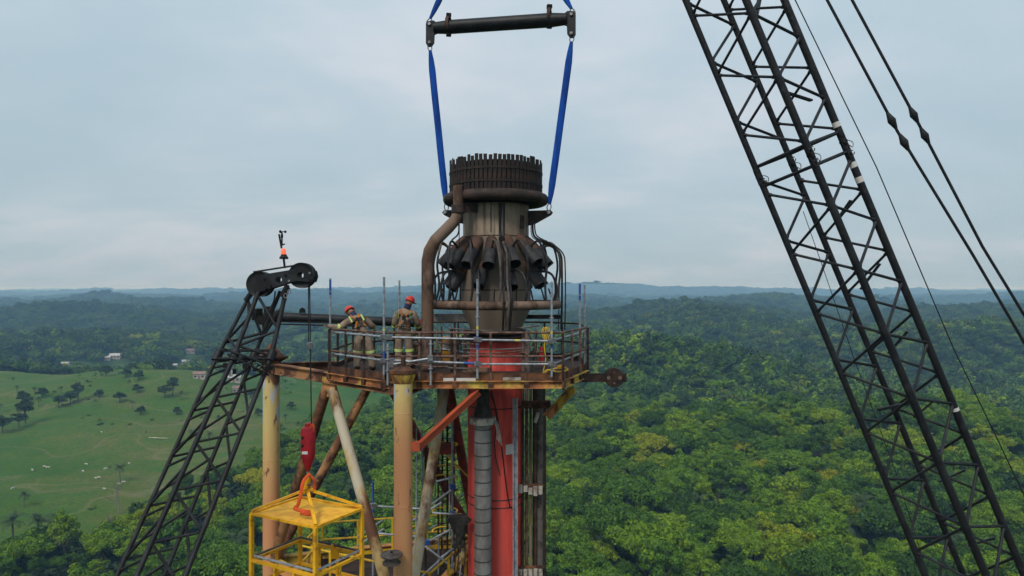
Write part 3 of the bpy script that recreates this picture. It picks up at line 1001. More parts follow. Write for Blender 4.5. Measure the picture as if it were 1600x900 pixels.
# the rest of the wood, past counting: one object that plants crowns on its points
def forest(rest):
    pc = bpy.data.collections.new('forest_kinds')
    NK = 8; FK = 6
    for i in range(NK):
        o = bpy.data.objects.new(f'a_wood_{i:02d}', None if False else join_tree(i))
        pc.objects.link(o)
    for i, (k, s) in enumerate((('dome', 31), ('dome', 32), ('umbrella', 33), ('tall', 34), ('umbrella', 35), ('dome', 36))):
        V, F = far_mesh(k, s)
        pc.objects.link(bpy.data.objects.new(f'b_wood_{i:02d}', raw_mesh('far_crown', V, F, 'leaf' if i in (0, 3) else 'leaf_old')))  # most far crowns carry the cloud shadow in their leaf colour
    V, F = far_mesh('umbrella', 38)
    pc.objects.link(bpy.data.objects.new('c_wood_00', raw_mesh('far_crown', V, F, 'leaf_yellow')))
    me = bpy.data.meshes.new('forest')
    V = np.stack([xs[rest], ys[rest], zs[rest]], 1)
    me.vertices.add(len(V)); me.vertices.foreach_set('co', V.ravel())
    near = dist[rest] < 400
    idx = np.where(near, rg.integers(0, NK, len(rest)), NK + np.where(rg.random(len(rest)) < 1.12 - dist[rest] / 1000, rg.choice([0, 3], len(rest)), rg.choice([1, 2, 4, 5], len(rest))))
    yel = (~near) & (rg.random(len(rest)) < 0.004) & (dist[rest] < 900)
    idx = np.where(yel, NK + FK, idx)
    at = me.attributes.new('pick', 'INT', 'POINT'); at.data.foreach_set('value', idx.astype(np.int32))
    sc3 = np.stack([scl[rest], scl[rest], scl[rest] * np.where(sp[rest] > 6.4, np.clip(6.3 / sp[rest] * 1.5, 0.45, 1.0), 1.0) * (0.8 + 0.4 * rg.random(len(rest)))], 1)
    at = me.attributes.new('size', 'FLOAT_VECTOR', 'POINT'); at.data.foreach_set('vector', sc3.ravel())
    rot = np.zeros((len(rest), 3)); rot[:, 2] = rg.random(len(rest)) * 6.28
    at = me.attributes.new('turn', 'FLOAT_VECTOR', 'POINT'); at.data.foreach_set('vector', rot.ravel())
    o = bpy.data.objects.new('forest', me)
    COL.objects.link(o)
    tag(o, 'dense green tropical wood covering the hills to the horizon', 'forest', None, 'stuff')
    ng = bpy.data.node_groups.new('plant_wood', 'GeometryNodeTree')
    ng.interface.new_socket('Geometry', in_out='INPUT', socket_type='NodeSocketGeometry')
    ng.interface.new_socket('Geometry', in_out='OUTPUT', socket_type='NodeSocketGeometry')
    gi = ng.nodes.new('NodeGroupInput'); go = ng.nodes.new('NodeGroupOutput')
    ip = ng.nodes.new('GeometryNodeInstanceOnPoints')
    ci = ng.nodes.new('GeometryNodeCollectionInfo')
    ci.inputs['Collection'].default_value = pc
    ci.inputs['Separate Children'].default_value = True
    ci.inputs['Reset Children'].default_value = True
    ip.inputs['Pick Instance'].default_value = True

    def named(nm, ty):
        n = ng.nodes.new('GeometryNodeInputNamedAttribute'); n.data_type = ty
        n.inputs['Name'].default_value = nm
        return n.outputs['Attribute']
    ng.links.new(gi.outputs[0], ip.inputs['Points'])
    ng.links.new(ci.outputs[0], ip.inputs['Instance'])
    ng.links.new(named('pick', 'INT'), ip.inputs['Instance Index'])
    ng.links.new(named('turn', 'FLOAT_VECTOR'), ip.inputs['Rotation'])
    ng.links.new(named('size', 'FLOAT_VECTOR'), ip.inputs['Scale'])
    ng.links.new(ip.outputs[0], go.inputs[0])
    md = o.modifiers.new('plant_wood', 'NODES'); md.node_group = ng


def join_tree(i):
    kind, tr, cr_, _, _ = NEAR[i]
    bm = bmesh.new(); bm.from_mesh(tr)
    for f in bm.faces: f.material_index = 1
    n = len(bm.faces); bm.from_mesh(cr_)
    bm.faces.ensure_lookup_table()
    for f in bm.faces[n:]: f.material_index = 0
    me = bpy.data.meshes.new('wood_tree'); bm.to_mesh(me); bm.free()
    me.materials.append(MAT['leaf']); me.materials.append(MAT['bark'])
    return me


forest(rest)


def scrub():
    """low scrub and tussocks dotted over the grazing land, past counting"""
    rg3 = np.random.default_rng(77)
    x = rg3.uniform(-430, -40, 9000); y = rg3.uniform(130, 560, 9000)
    k = pasture(x, y) & (fbm(x / 40 + 3, y / 40, 3) > 0.52) & (rg3.random(9000) < 0.5)
    x, y = x[k], y[k]
    me = bpy.data.meshes.new('scrub')
    V = np.stack([x, y, height(x, y) - 0.15], 1)
    me.vertices.add(len(V)); me.vertices.foreach_set('co', V.ravel())
    s = 0.10 + 0.28 * rg3.random(len(x)) ** 3
    at = me.attributes.new('pick', 'INT', 'POINT'); at.data.foreach_set('value', rg3.integers(0, 2, len(x)).astype(np.int32))
    at = me.attributes.new('size', 'FLOAT_VECTOR', 'POINT'); at.data.foreach_set('vector', np.stack([s, s, s * 0.6], 1).ravel())
    rot = np.zeros((len(x), 3)); rot[:, 2] = rg3.random(len(x)) * 6.28
    at = me.attributes.new('turn', 'FLOAT_VECTOR', 'POINT'); at.data.foreach_set('vector', rot.ravel())
    pc = bpy.data.collections.new('scrub_kinds')
    pc.objects.link(bpy.data.objects.new('a_scrub', BUSH[2])); pc.objects.link(bpy.data.objects.new('b_scrub', BUSH[4]))
    ng = bpy.data.node_groups['plant_wood'].copy()
    for n in ng.nodes:
        if n.bl_idname == 'GeometryNodeCollectionInfo': n.inputs['Collection'].default_value = pc
    o = bpy.data.objects.new('scrub', me)
    COL.objects.link(o)
    tag(o, 'low green scrub dotted over the pasture', 'scrub', None, 'stuff')
    md = o.modifiers.new('plant_scrub', 'NODES'); md.node_group = ng


scrub()


def undergrowth():
    """bushes that fill the wood's floor and margin below the pasture, past counting"""
    rg3 = np.random.default_rng(78)
    x = rg3.uniform(-300, 10, 5200); y = rg3.uniform(105, 340, 5200)
    k = ~pasture(x, y) & (x > -0.95 * y) & (rg3.random(5200) < 0.62)
    x, y = x[k], y[k]
    me = bpy.data.meshes.new('undergrowth')
    V = np.stack([x, y, height(x, y) - 0.6], 1)
    me.vertices.add(len(V)); me.vertices.foreach_set('co', V.ravel())
    s = 0.45 + 0.6 * rg3.random(len(x)) ** 1.5
    at = me.attributes.new('pick', 'INT', 'POINT'); at.data.foreach_set('value', rg3.integers(0, 2, len(x)).astype(np.int32))
    at = me.attributes.new('size', 'FLOAT_VECTOR', 'POINT'); at.data.foreach_set('vector', np.stack([s, s, s * 0.9], 1).ravel())
    rot = np.zeros((len(x), 3)); rot[:, 2] = rg3.random(len(x)) * 6.28
    at = me.attributes.new('turn', 'FLOAT_VECTOR', 'POINT'); at.data.foreach_set('vector', rot.ravel())
    o = bpy.data.objects.new('undergrowth', me)
    COL.objects.link(o)
    tag(o, 'dense bushy undergrowth below the pasture and behind the derrick', 'undergrowth', None, 'stuff')
    md = o.modifiers.new('plant_undergrowth', 'NODES'); md.node_group = bpy.data.objects['scrub'].modifiers[0].node_group


undergrowth()
# ------------------------------------------------------------------ flare tower: derrick
LEG_F, LEG_L, LEG_B = Vector((-2.47, 15.5, 0)), Vector((-6.94, 19.7, 0)), Vector((-1.07, 21.47, 0))
ZTOP = CAMZ - 1.86
ZBEAM = CAMZ - 2.27
ZNODE = CAMZ - 8.05
AX = Vector((-0.43, 18.3, 0))          # axis of the flare stack
at_z = lambda v, z: Vector((v.x, v.y, z))

der = thing('flare_derrick', (LEG_F.x, LEG_F.y, 0), 'three-legged tubular steel derrick with peeling yellow and salmon paint', 'derrick')
for v, m in ((LEG_F, 'leg_front'), (LEG_L, 'leg_left'), (LEG_B, 'red_dark')):
    top = ZTOP if v is not LEG_L else CAMZ - 1.98
    r = 0.21 if v is LEG_F else 0.235
    g = MB().lathe(at_z(v, 0), [(r, 0), (r, 30), (r, 56), (r, 58), (r, 60), (r, 62), (r, top)], 28).build('leg', m, der)
    for zw in (57.2, 60.1, 62.2):
        MB().lathe(at_z(v, zw), [(r + .001, -.012), (r + .006, -.004), (r + .006, .004), (r + .001, .012)], 28, cap=False).build('weld_ring', m, g)
    c = MB()
    if v is LEG_L:
        c.lathe(at_z(v, top), [(r, -0.42), (r * 1.15, -0.36), (r * 1.2, -0.1), (r * 2.1, 0.0), (r * 2.1, 0.05)], 4)
        c.lathe(at_z(v, top), [(r * 1.55, 0.052), (0.05, 0.40)], 4)
        c.build('leg_cap', 'rust', g, False)
    else:
        c.lathe(at_z(v, top), [(r * 1.02, -0.25), (r * 1.12, -0.10), (r * 1.42, -0.04), (r * 1.42, 0.03), (r * 1.1, 0.034), (r * 0.7, 0.10), (0.06, 0.13), (0.05, 0.32)], 24)
        c.build('leg_cap', 'rust', g)
        f = MB().lathe(at_z(v, top), [(r * 1.02, -0.27), (r * 1.3, -0.12), (r * 1.34, -0.045)], 20, cap=False)
        f.build('leg_collar', 'peel_yellow', g)
faces = ((LEG_L, LEG_F, 'brace_rust', 'peel_brace'), (LEG_L, LEG_B, 'brace_rust', 'red_dark'), (LEG_B, LEG_F, 'red_dark', 'peel_brace'))
for a, b, ma, mb_ in faces:
    mid = (a + b) / 2
    nd = at_z(mid, ZBEAM - 0.28)
    for q, m in ((a, ma), (b, mb_)):
        d = (q - mid).normalized()
        MB().tube(nd + d * 0.12, at_z(q, ZNODE), 0.135, n=16).build('brace', m, der)
        MB().tube(at_z(q - d * 0.0, ZNODE - 0.4), at_z(mid + d * 0.12, ZNODE - 6.2), 0.135, n=14).build('brace', m, der)
    d = (b - a).normalized(); n_ = Vector((-d.y, d.x, 0))
    p = MB()
    p.prism([nd + d * s + Vector((0, 0, z)) - n_ * 0.03 for s, z in ((-0.30, 0.28), (0.30, 0.28), (0.30, 0.02), (0.20, -0.22), (-0.20, -0.22), (-0.30, 0.02))], n_ * 0.06)
    p.build('gusset_plate', 'peel_yellow', der, False)
    # I-beams on top
    for zz, nm in ((ZBEAM, 'beam'), (ZNODE + 0.2, 'beam')):
        A = at_z(a, zz) + d * 0.2; B = at_z(b, zz) - d * 0.2
        i_ = MB().bar(A, B, 0.03, 0.26).bar(A + Vector((0, 0, .13)), B + Vector((0, 0, .13)), 0.20, 0.03).bar(A - Vector((0, 0, .13)), B - Vector((0, 0, .13)), 0.20, 0.03)
        i_.build(nm, 'brace_rust' if zz == ZBEAM else 'peel_yellow', der, False)
# orange-red angle strut from the front leg up under the platform
k = MB()
p0, p1 = W(655, 697, 15.6), W(748, 612, 16.0)
k.bar(p0, p1, 0.025, 0.19).bar(p0 + Vector((0, -0.06, 0.08)), p1 + Vector((0, -0.06, 0.08)), 0.15, 0.025)
st = k.build('platform_strut', 'orange_red', der, False)
MB().box(W(647, 697, 15.52), (0.28, 0.20, 0.20)).build('strut_bracket', 'orange_red', st, False)

# ------------------------------------------------------------------ flare stack (red riser) with its pipes
stk = thing('flare_stack', at_z(AX, 0), 'tall red painted flare stack pipe rising behind the derrick front leg', 'flare stack')
MB().lathe(at_z(AX, 0), [(0.755, z) for z in (0, 20, 40, 50, 55, 58, 60, 62, 63.2)] + [(0.70, 63.3), (0.70, CAMZ - 1.3)], 48).build('riser', 'red_paint', stk)
MB().lathe(at_z(AX, CAMZ - 1.32), [(0.70, 0), (0.92, 0.0), (0.92, 0.08), (0.72, 0.085), (0.72, 0.15)], 40).build('flange', 'rust_dark', stk)
for z in (57.6, 60.6, 62.4):
    MB().lathe(at_z(AX, z), [(0.756, -.014), (0.762, -.005), (0.762, .005), (0.756, .014)], 48, cap=False).build('weld_ring', 'red_paint', stk)
for z in (59.35, 59.55, 61.9):
    MB().lathe(at_z(AX, z), [(0.757, 0), (0.768, 0.01), (0.757, 0.03)], 40, cap=False).build('tied_rope', 'hose_black', stk)
a0 = []
for i in range(13):
    t = i / 12
    a = -1.75 + 0.75 * t
    a0.append(at_z(AX, 62.6 - 3.1 * t * (1 - .18 * math.sin(6 * t))) + Vector((math.cos(a), math.sin(a), 0)) * 0.775)
MB().path(a0, 0.016, 6).build('hanging_rope', 'hose_black', stk)
a1 = [p + Vector((0.10 * math.sin(i), -0.02, -0.25 - 0.1 * i)) for i, p in enumerate(a0[:7])]
MB().path(a1, 0.013, 6).build('hanging_rope', 'hose_black', stk)
pl = W(797, 702, 17.62)
an = math.atan2(pl.y - AX.y, pl.x - AX.x)
q = at_z(AX, pl.z) + Vector((math.cos(an), math.sin(an), 0)) * 0.765
MB().box(q, (0.24, 0.012, 0.26), an + PI / 2).build('label_plate', 'plate_white', stk, False)

gp = thing('clad_pipe', (W(754.5, 900, 17.1).x, 17.1, 0), 'grey banded insulated pipe standing in front of the red flare stack', 'pipe')
gx = W(754.5, 900, 17.1).x
gtop = W(754, 662, 17.1).z
MB().lathe((gx, 17.1, 0), [(0.212, 0), (0.212, 30), (0.212, 55), (0.212, 58), (0.212, 60), (0.212, gtop)], 28).build('pipe', 'grey_clad', gp)
z = gtop - 0.12
while z > CAMZ - 9.0:
    MB().lathe((gx, 17.1, z), [(0.213, -0.014), (0.222, -0.010), (0.222, 0.010), (0.213, 0.014)], 24, cap=False).build('band', 'band_dark', gp)
    z -= 0.327
MB().lathe((gx, 17.1, gtop), [(0.22, 0), (0.33, 0.01), (0.34, 0.09), (0.33, 0.17), (0.24, 0.18)], 14).build('wrapped_flange', 'white_wrap', gp, True, 20)
MB().lathe((gx, 17.1, gtop + 0.18), [(0.235, 0), (0.22, 0.12), (0.16, 0.3), (0.155, 0.7)], 16).build('wrapped_neck', 'tarp_dark', gp)
ru = MB()
for i in range(4):
    p = Vector((gx + 0.30 + 0.02 * i, 16.9 + 0.03 * i, gtop + 0.1))
    ru.path(arc([p, p + Vector((0.05, 0, -0.2)), p + Vector((0.06 + 0.02 * i, -0.02, -0.45 - 0.06 * i))], 4), 0.022, 5, flat=0.5)
ru.build('torn_wrapping', 'white_wrap', gp)['kind'] = 'stuff'

# bundle of service pipes to the right of the stack
sb = thing('service_pipe', (0.6, 18.0, 0), 'bundle of brown vertical service pipes right of the red flare stack', 'pipes')
for px, d, r, m in ((817, 17.9, .035, 'pipe_dark_rust'), (823, 18.0, .045, 'rail_rust'), (829, 17.85, .035, 'pipe_rust'), (835.5, 18.1, .055, 'pipe_dark_rust'), (843, 18.2, .10, 'hose_grey'), (848, 18.35, .07, 'pipe_dark_rust')):
    p = W(px, 800, d)
    MB().tube((p.x, d, 0), (p.x, d, CAMZ - 2.45), r, n=12).build('pipe', m, sb)
for py in (765, 893):
    b = MB()
    p = W(830, py, 17.76)
    b.box(p, (0.62, 0.03, 0.14))
    b.box(p + Vector((0, 0.04, 0.11)), (0.66, 0.06, 0.05))
    br = b.build('clamp_bracket', 'rust', sb, False)
    for i in range(5):
        MB().box(p + Vector((-0.28 + 0.13 * i, -0.04, random.uniform(-.05, .04))), (0.10, 0.05, random.uniform(.15, .26)), random.uniform(-.2, .2)).build('clamp_wrapping', 'white_wrap', br, False)
MB().box(W(838, 632, 17.8), (0.75, 0.06, 0.20)).build('guide_bracket', 'rust', sb, False)
MB().tube(W(841, 645, 17.72), W(836, 660, 17.72), 0.05, n=10).build('wrapped_elbow', 'white_wrap', sb)
MB().tube(W(852.5, 632, 17.9), W(852.5, 1000, 17.9), 0.012, n=6).build('wire', 'hose_black', sb)
ct = thing('cable_tray', W(805, 1000, 17.42), 'narrow grey galvanised cable tray running up the red stack', 'cable tray')
for dx in (-0.05, 0.05):
    MB().bar(W(805, 1050, 17.45) + Vector((dx, 0, 0)), W(805, 622, 17.45) + Vector((dx, 0, 0)), 0.03, 0.07, (0, 1, 0)).build('side_rail', 'galvanised', ct, False)
MB().bar(W(805, 1050, 17.48), W(805, 622, 17.48), 0.10, 0.012, (0, 1, 0)).build('tray_bottom', 'galvanised', ct, False)

# ------------------------------------------------------------------ working platform
FZ = CAMZ - 2.06
POLY = [(-2.98, 15.9), (1.16, 15.9), (1.97, 18.0), (1.97, 20.0), (1.0, 21.0), (-3.6, 21.0), (-4.63, 20.0), (-4.63, 17.4)]
plat = thing('working_platform', (-1.3, 18.3, FZ), 'rusty eight-sided steel working platform with handrails round the flare tip', 'platform')
PV = lambda i, z=0.0: Vector((*POLY[i % 8], FZ + z))
# deck of steel plates, one strip each, left open round the stack
y = 15.95
while y < 20.9:
    y1 = min(y + 0.62, 20.98)

    def span(yy):
        xs_ = []
        for i in range(8):
            (xa, ya), (xb, yb) = POLY[i], POLY[(i + 1) % 8]
            if (ya - yy) * (yb - yy) <= 0 and abs(ya - yb) > 1e-6:
                xs_.append(xa + (xb - xa) * (yy - ya) / (yb - ya))
        return min(xs_), max(xs_)
    la, ra = span(y + 0.01); lb, rb = span(y1 - 0.01)
    l_, r_ = max(la, lb) + 0.03, min(ra, rb) - 0.03
    h = 0.8 if y1 > AX.y - 0.8 and y < AX.y + 0.8 else 0
    for s0, s1 in (((l_, AX.x - h), (AX.x + h, r_)) if h else ((l_, r_),)):
        MB().hexa([(s0, y, FZ - .012), (s1, y, FZ - .012), (s1, y1 - .015, FZ - .012), (s0, y1 - .015, FZ - .012),
                   (s0, y, FZ), (s1, y, FZ), (s1, y1 - .015, FZ), (s0, y1 - .015, FZ)]).build('deck_plate', 'deck_rust', plat, False)
    y = y1
for i in range(8):
    a, b = PV(i), PV(i + 1)
    d = (b - a).normalized()
    n_ = Vector((d.y, -d.x, 0))
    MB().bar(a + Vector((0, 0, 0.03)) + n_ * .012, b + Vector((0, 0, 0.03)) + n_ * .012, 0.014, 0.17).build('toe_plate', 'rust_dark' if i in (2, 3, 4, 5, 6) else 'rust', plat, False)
    e = MB().bar(a + Vector((0, 0, -0.155)), b + Vector((0, 0, -0.155)), 0.02, 0.15)
    e.bar(a + Vector((0, 0, -0.075)) + n_ * .03, b + Vector((0, 0, -0.075)) + n_ * .03, 0.09, 0.016)
    e.bar(a + Vector((0, 0, -0.235)) + n_ * .03, b + Vector((0, 0, -0.235)) + n_ * .03, 0.09, 0.016)
    e.build('edge_beam', 'fascia', plat, False)
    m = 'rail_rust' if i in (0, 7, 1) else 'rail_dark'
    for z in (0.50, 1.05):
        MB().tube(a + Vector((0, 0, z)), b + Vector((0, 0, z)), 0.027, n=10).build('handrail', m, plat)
    ln = (b - a).length
    for k in range(max(1, round(ln / 0.85))):
        p = a + (b - a) * (k / max(1, round(ln / 0.85)))
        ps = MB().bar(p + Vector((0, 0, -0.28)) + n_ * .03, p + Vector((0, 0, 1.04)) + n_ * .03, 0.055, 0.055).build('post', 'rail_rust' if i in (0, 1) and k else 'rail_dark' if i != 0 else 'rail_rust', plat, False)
        MB().box(p + n_ * 0.05 + Vector((0, 0, -0.16)), (0.12, 0.05, 0.15), math.atan2(d.y, d.x)).build('post_foot', 'rust', ps, False)
for (xa, ya, xb, yb) in ((-4.5, 18.9, -1.25, 18.9), (0.4, 18.9, 1.9, 18.9), (-3.0, 16.0, -3.0, 20.9), (1.1, 16.0, 1.1, 20.8), (-1.3, 16.0, -1.3, 20.9)):
    MB().bar((xa, ya, FZ - .16), (xb, yb, FZ - .16), 0.12, 0.22).build('deck_beam', 'rust_dark', plat, False)
b = MB(); p0, p1 = W(893, 604, 17.2), W(852, 648, 17.7)
b.bar(p0, p1, 0.22, 0.03).bar(p0 + Vector((0.07, 0, -.07)), p1 + Vector((0.07, 0, -.07)), 0.03, 0.16)
b.build('knee_brace', 'peel_yellow', plat, False)
MB().box(W(718, 594, 15.86), (0.75, 0.014, 0.10)).build('pale_patch', 'plate_white', plat, False)
MB().box(W(800, 592, 15.86), (0.42, 0.014, 0.07)).build('pale_patch', 'white_wrap', plat, False)

# hoist arm with its sheave out to the right
ha = thing('hoist_arm', W(905, 590, 17.5), 'short rusty beam with a round sheave sticking out right of platform', 'hoist arm')
arm = MB().bar(W(900, 590, 17.5), W(979, 590, 17.5), 0.03, 0.22).bar(W(900, 590, 17.62), W(979, 590, 17.62), 0.03, 0.22)
arm.build('beam', 'rust_dark', ha, False)
c = W(959, 589.5, 17.56)
sh = MB().lathe(c - Vector((0, 0.10, 0)), [(0.235, 0), (0.245, 0.012), (0.245, 0.035), (0.20, 0.06), (0.245, 0.165), (0.235, 0.19)], 32, (0, 1, 0)).build('sheave', 'rust_dark', ha)
for k in range(4):
    a = k * PI / 2
    MB().lathe(c + Vector((0.14 * math.cos(a), -0.108, 0.14 * math.sin(a))), [(0.05 if k % 2 == 0 else 0.025, 0), (0.05 if k % 2 == 0 else 0.025, 0.012)], 12, (0, 1, 0)).build('boss', 'pipe_rust' if k % 2 == 0 else 'rail_rust', sh)

# ------------------------------------------------------------------ flare tip
CZ = CAMZ
tip = thing('flare_tip', at_z(AX, CZ - 1.17), 'heat-stained flare tip with slatted wind fence and two rows of nozzles', 'flare tip')
A_ = lambda ang, r, z: at_z(AX, CZ + z) + Vector((math.sin(ang) * r, -math.cos(ang) * r, 0))     # angle 0 faces the camera
shell = MB().lathe(at_z(AX, CZ), [(0.66, -1.17), (0.68, -1.05), (0.93, -0.52), (0.93, 0.0), (0.90, 0.5), (0.88, 1.0), (0.88, 1.4), (0.88, 2.2), (0.88, 2.6), (1.10, 2.62), (1.11, 3.02), (1.0, 3.04)], 56)
shell.build('shell', 'flare_shell', tip)
MB().lathe(at_z(AX, CZ), [(0.66, -1.17), (0.80, -1.17), (0.80, -1.08), (0.69, -1.075)], 40, cap=False).build('base_flange', 'rust_dark', tip)
for z in (1.38, -0.02):
    MB().lathe(at_z(AX, CZ + z), [(0.884 if z > 1 else 0.93, -0.012), (0.892 if z > 1 else 0.938, 0), (0.884 if z > 1 else 0.93, 0.012)], 56, cap=False).build('weld_seam', 'rust_dark', tip)
for a, z0, z1 in ((-0.12, 1.46, 2.25), (0.62, -0.5, 0.0), (-0.02, -0.5, 0.0)):
    MB().bar(A_(a, 0.885 if z0 > 0 else 0.935, z0), A_(a, 0.885 if z0 > 0 else 0.935, z1), 0.02, 0.02).build('weld_seam', 'soot', tip, False)
MB().box(A_(0.90, 0.885, 1.75), (0.16, 0.03, 0.34), 0.90).build('patch_plate', 'ring_black', tip, False)
# wind fence
fence = MB().lathe(at_z(AX, CZ), [(1.13, 2.5), (1.15, 2.5), (1.15, 3.26), (1.13, 3.28)], 56, cap=False).build('fence_liner', 'burnt_red', tip)
for z in (2.74, 3.07):
    MB().lathe(at_z(AX, CZ + z), [(1.238, -0.028), (1.252, -0.028), (1.252, 0.028), (1.238, 0.028), (1.238, -0.028)], 60, cap=False).build('fence_hoop', 'slat_burnt', tip)
NS = 66
slat_me = []
for k in range(4):
    o = MB().box((0, 0, 0), (0.092, 0.014, 0.90 + 0.02 * k)).build('slat', 'slat_burnt', None, False)
    slat_me.append(o.data); bpy.data.objects.remove(o)
for i in range(NS):
    a = 2 * PI * i / NS
    o = child('slat', slat_me[random.randrange(4)], tip)
    p = A_(a, 1.228, 2.925 + random.uniform(-0.02, 0.02)) - ORG[tip]
    o.location = p
    o.rotation_euler = (random.uniform(-.03, .03), random.uniform(-.03, .03), a + random.uniform(-.12, .12))
MB().lathe(at_z(AX, CZ), [(0.90, 2.22), (1.2, 2.35), (1.2, 2.5), (0.9, 2.55)], 48, cap=False).build('fence_base', 'soot', tip)


def ring(R, r, z, a0=0, a1=2 * PI, n=56):
    pts = [A_(a0 + (a1 - a0) * i / n, R, z) for i in range(n)]
    return MB().path(pts, r, 14, closed=True)


ring(1.27, 0.145, 2.385).build('upper_steam_ring', 'ring_black', tip)
ring(1.66, 0.112, -0.405).build('lower_steam_ring', 'pipe_rust', tip)
# big steam pipe on the left, with its elbows
sx = lambda px, py, d=17.2: W(px, py, d)
pts = [sx(668, 578), sx(668, 520), sx(668, 440), sx(668, 408), sx(671, 392), sx(680, 376), sx(700, 356), sx(712, 343), sx(716, 330), sx(716, 310), sx(716, 290)]
MB().path(pts, [0.152] * 7 + [0.145, 0.135, 0.13, 0.13], 18).build('steam_pipe', 'pipe_rust', tip)
MB().lathe(sx(716, 327), [(0.165, -.10), (0.175, -.09), (0.175, .09), (0.165, .10)], 18).build('pipe_collar', 'ring_black', tip)
MB().tube(sx(716, 300), A_(-0.80, 1.27, 2.385), 0.13, n=14).build('pipe_branch', 'pipe_dark_rust', tip)
MB().bar(sx(716, 324), A_(-0.55, 0.9, 2.1), 0.05, 0.26).build('pipe_support', 'ring_black', tip, False)
# lifting lugs
for s, px, py, d in ((-1, 697, 332, 18.7), (1, 858, 332, 18.0)):
    e = W(px, py, d)
    a = math.atan2(e.x - AX.x, -(e.y - AX.y))
    r0 = 0.86; z0 = e.z - CZ
    up = Vector((0, 0, 1)); tdir = Vector((math.cos(a), math.sin(a), 0))
    poly = [A_(a, r0, z0 + .06), e + Vector((0.05 * s, 0, .06)), e + Vector((0.10 * s, 0, 0)), e + Vector((0.05 * s, 0, -.07)), A_(a, r0 + .2, z0 - .30), A_(a, r0, z0 - .34)]
    lg = MB().prism([p - tdir * .03 for p in poly], tdir * .06).build('lifting_lug', 'ring_black', tip, False)
    MB().tube(e - tdir * .10, e + tdir * .10, 0.045, n=12).build('lug_pin', 'steel_dull', lg)
# nozzles: tube out of the shell, grey muffler on its end
NU = 15
MUF = []


def nozzle(a, r0, z0, r1, z1, r2, z2, rt, rm):
    nz = MB().path(arc([A_(a, r0, z0), A_(a, (r0 + r1) / 2 + .02, (z0 + z1) / 2 + .03), A_(a, r1, z1)], 4), rt, 12).build('nozzle', 'pipe_dark_rust', tip)
    p, q = A_(a, r1 - .04, z1 + .06), A_(a, r2, z2)
    d = (q - p).normalized(); ln = (q - p).length
    MB().lathe(p, [(rt * 0.7, 0), (rm, 0.015), (rm, ln), (rm * 0.88, ln)], 18, d, cap=False).build('muffler', 'nozzle_grey', nz)
    MB().lathe(p, [(rm * 0.88, ln - .002), (rm * 0.84, ln * 0.30), (0.01, ln * 0.29)], 18, d, cap=False).build('muffler_bore', 'soot', nz)


for i in range(NU):
    a = -0.07 + 2 * PI * i / NU
    j_ = random.uniform(-.04, .04)
    nozzle(a + j_, 0.80, 1.30 + j_, 1.15, 0.94 + j_, 1.45 + j_, 0.62 + j_, 0.150, 0.166)
NL = 9
for i in range(NL):
    a = 0.36 + 2 * PI * i / NL
    j_ = random.uniform(-.05, .05)
    nozzle(a + j_, 0.84, 0.66 + j_, 1.08, 0.38 + j_, 1.31, 0.06 + j_, 0.14, 0.165)
# hoses from the lower ring up to the nozzles
for i in range(NU):
    a = -0.07 + 2 * PI * i / NU + 0.13
    rr = 1.62 + random.uniform(-.04, .14)
    pts = arc([A_(a, 1.66, -0.33), A_(a + .03, rr, 0.1), A_(a + .02, rr + .05, 0.65), A_(a - .02, rr - .05, 1.08), A_(a - .07, 1.45, 1.22), A_(a - .12, 1.22, 1.05)], 5)
    MB().path(pts, 0.030, 7).build('hose', 'hose_black' if i % 3 else 'hose_grey', tip)
for i in range(NL):
    a = 0.36 + 2 * PI * i / NL + 0.12
    pts = arc([A_(a, 1.64, -0.33), A_(a, 1.72, 0.0), A_(a - .03, 1.6, 0.38), A_(a - .10, 1.3, 0.48), A_(a - .13, 1.12, 0.36)], 5)
    MB().path(pts, 0.030, 7).build('hose', 'hose_black', tip)
    MB().tube(A_(a + .2, 1.55, -0.36), A_(a + .2, 1.42, 0.02), 0.022, n=6).build('nozzle_stay', 'hose_black', tip)
# pilot gas lines: straight up the front of the shell, and the pair swinging out on the right
for a, r, m in ((0.13, 0.95, 'hose_black'), (0.20, 0.96, 'hose_grey'), (0.24, 0.95, 'hose_black')):
    pts = arc([A_(a, r, 2.2), A_(a, r, 1.3), A_(a, r + 0.55, 0.85), A_(a, r + 0.62, 0.2), A_(a, r + .84, -0.3), A_(a, r + .62, -1.0)], 6)
    MB().path(pts, 0.028, 7).build('pilot_line', m, tip)
MB().lathe(A_(0.17, 1.0, 1.28), [(.06, -.05), (.08, -.03), (.08, .03), (.06, .05)], 10, (0, -1, 0)).build('pilot_valve', 'soot', tip)
for o_, r, d in ((0, 0.028, 17.9), (5, 0.018, 17.75), (-4, 0.012, 17.8)):
    p = [(832 + o_ * .6, 345), (833 + o_ * .7, 364 - o_ * .2), (838 + o_ * .7, 372 - o_ * .3), (852 + o_ * .5, 379 - o_ * .3), (868 + o_ * .5, 388 - o_ * .3), (876 + o_ * .9, 398), (878 + o_ * 1.0, 415), (878 + o_ * 1.1, 470), (877 + o_ * 1.1, 515)]
    MB().path(arc([W(x, y_, d) for x, y_ in p], 4), r, 8).build('pilot_line', 'hose_black', tip)
for px, py in ((851, 379), (857, 382)):
    MB().box(W(px, py, 17.8), (0.09, 0.09, 0.12), 0.4).build('line_clamp', 'soot', tip, False)
MB().path(arc([W(717, 345, 17.6), W(716, 365, 17.6), W(706, 375, 17.6)], 4), 0.022, 6).build('drain_line', 'hose_black', tip)
MB().tube(W(718, 340, 17.7), W(717, 400, 17.7), 0.012, n=6).build('drain_line', 'hose_black', tip)
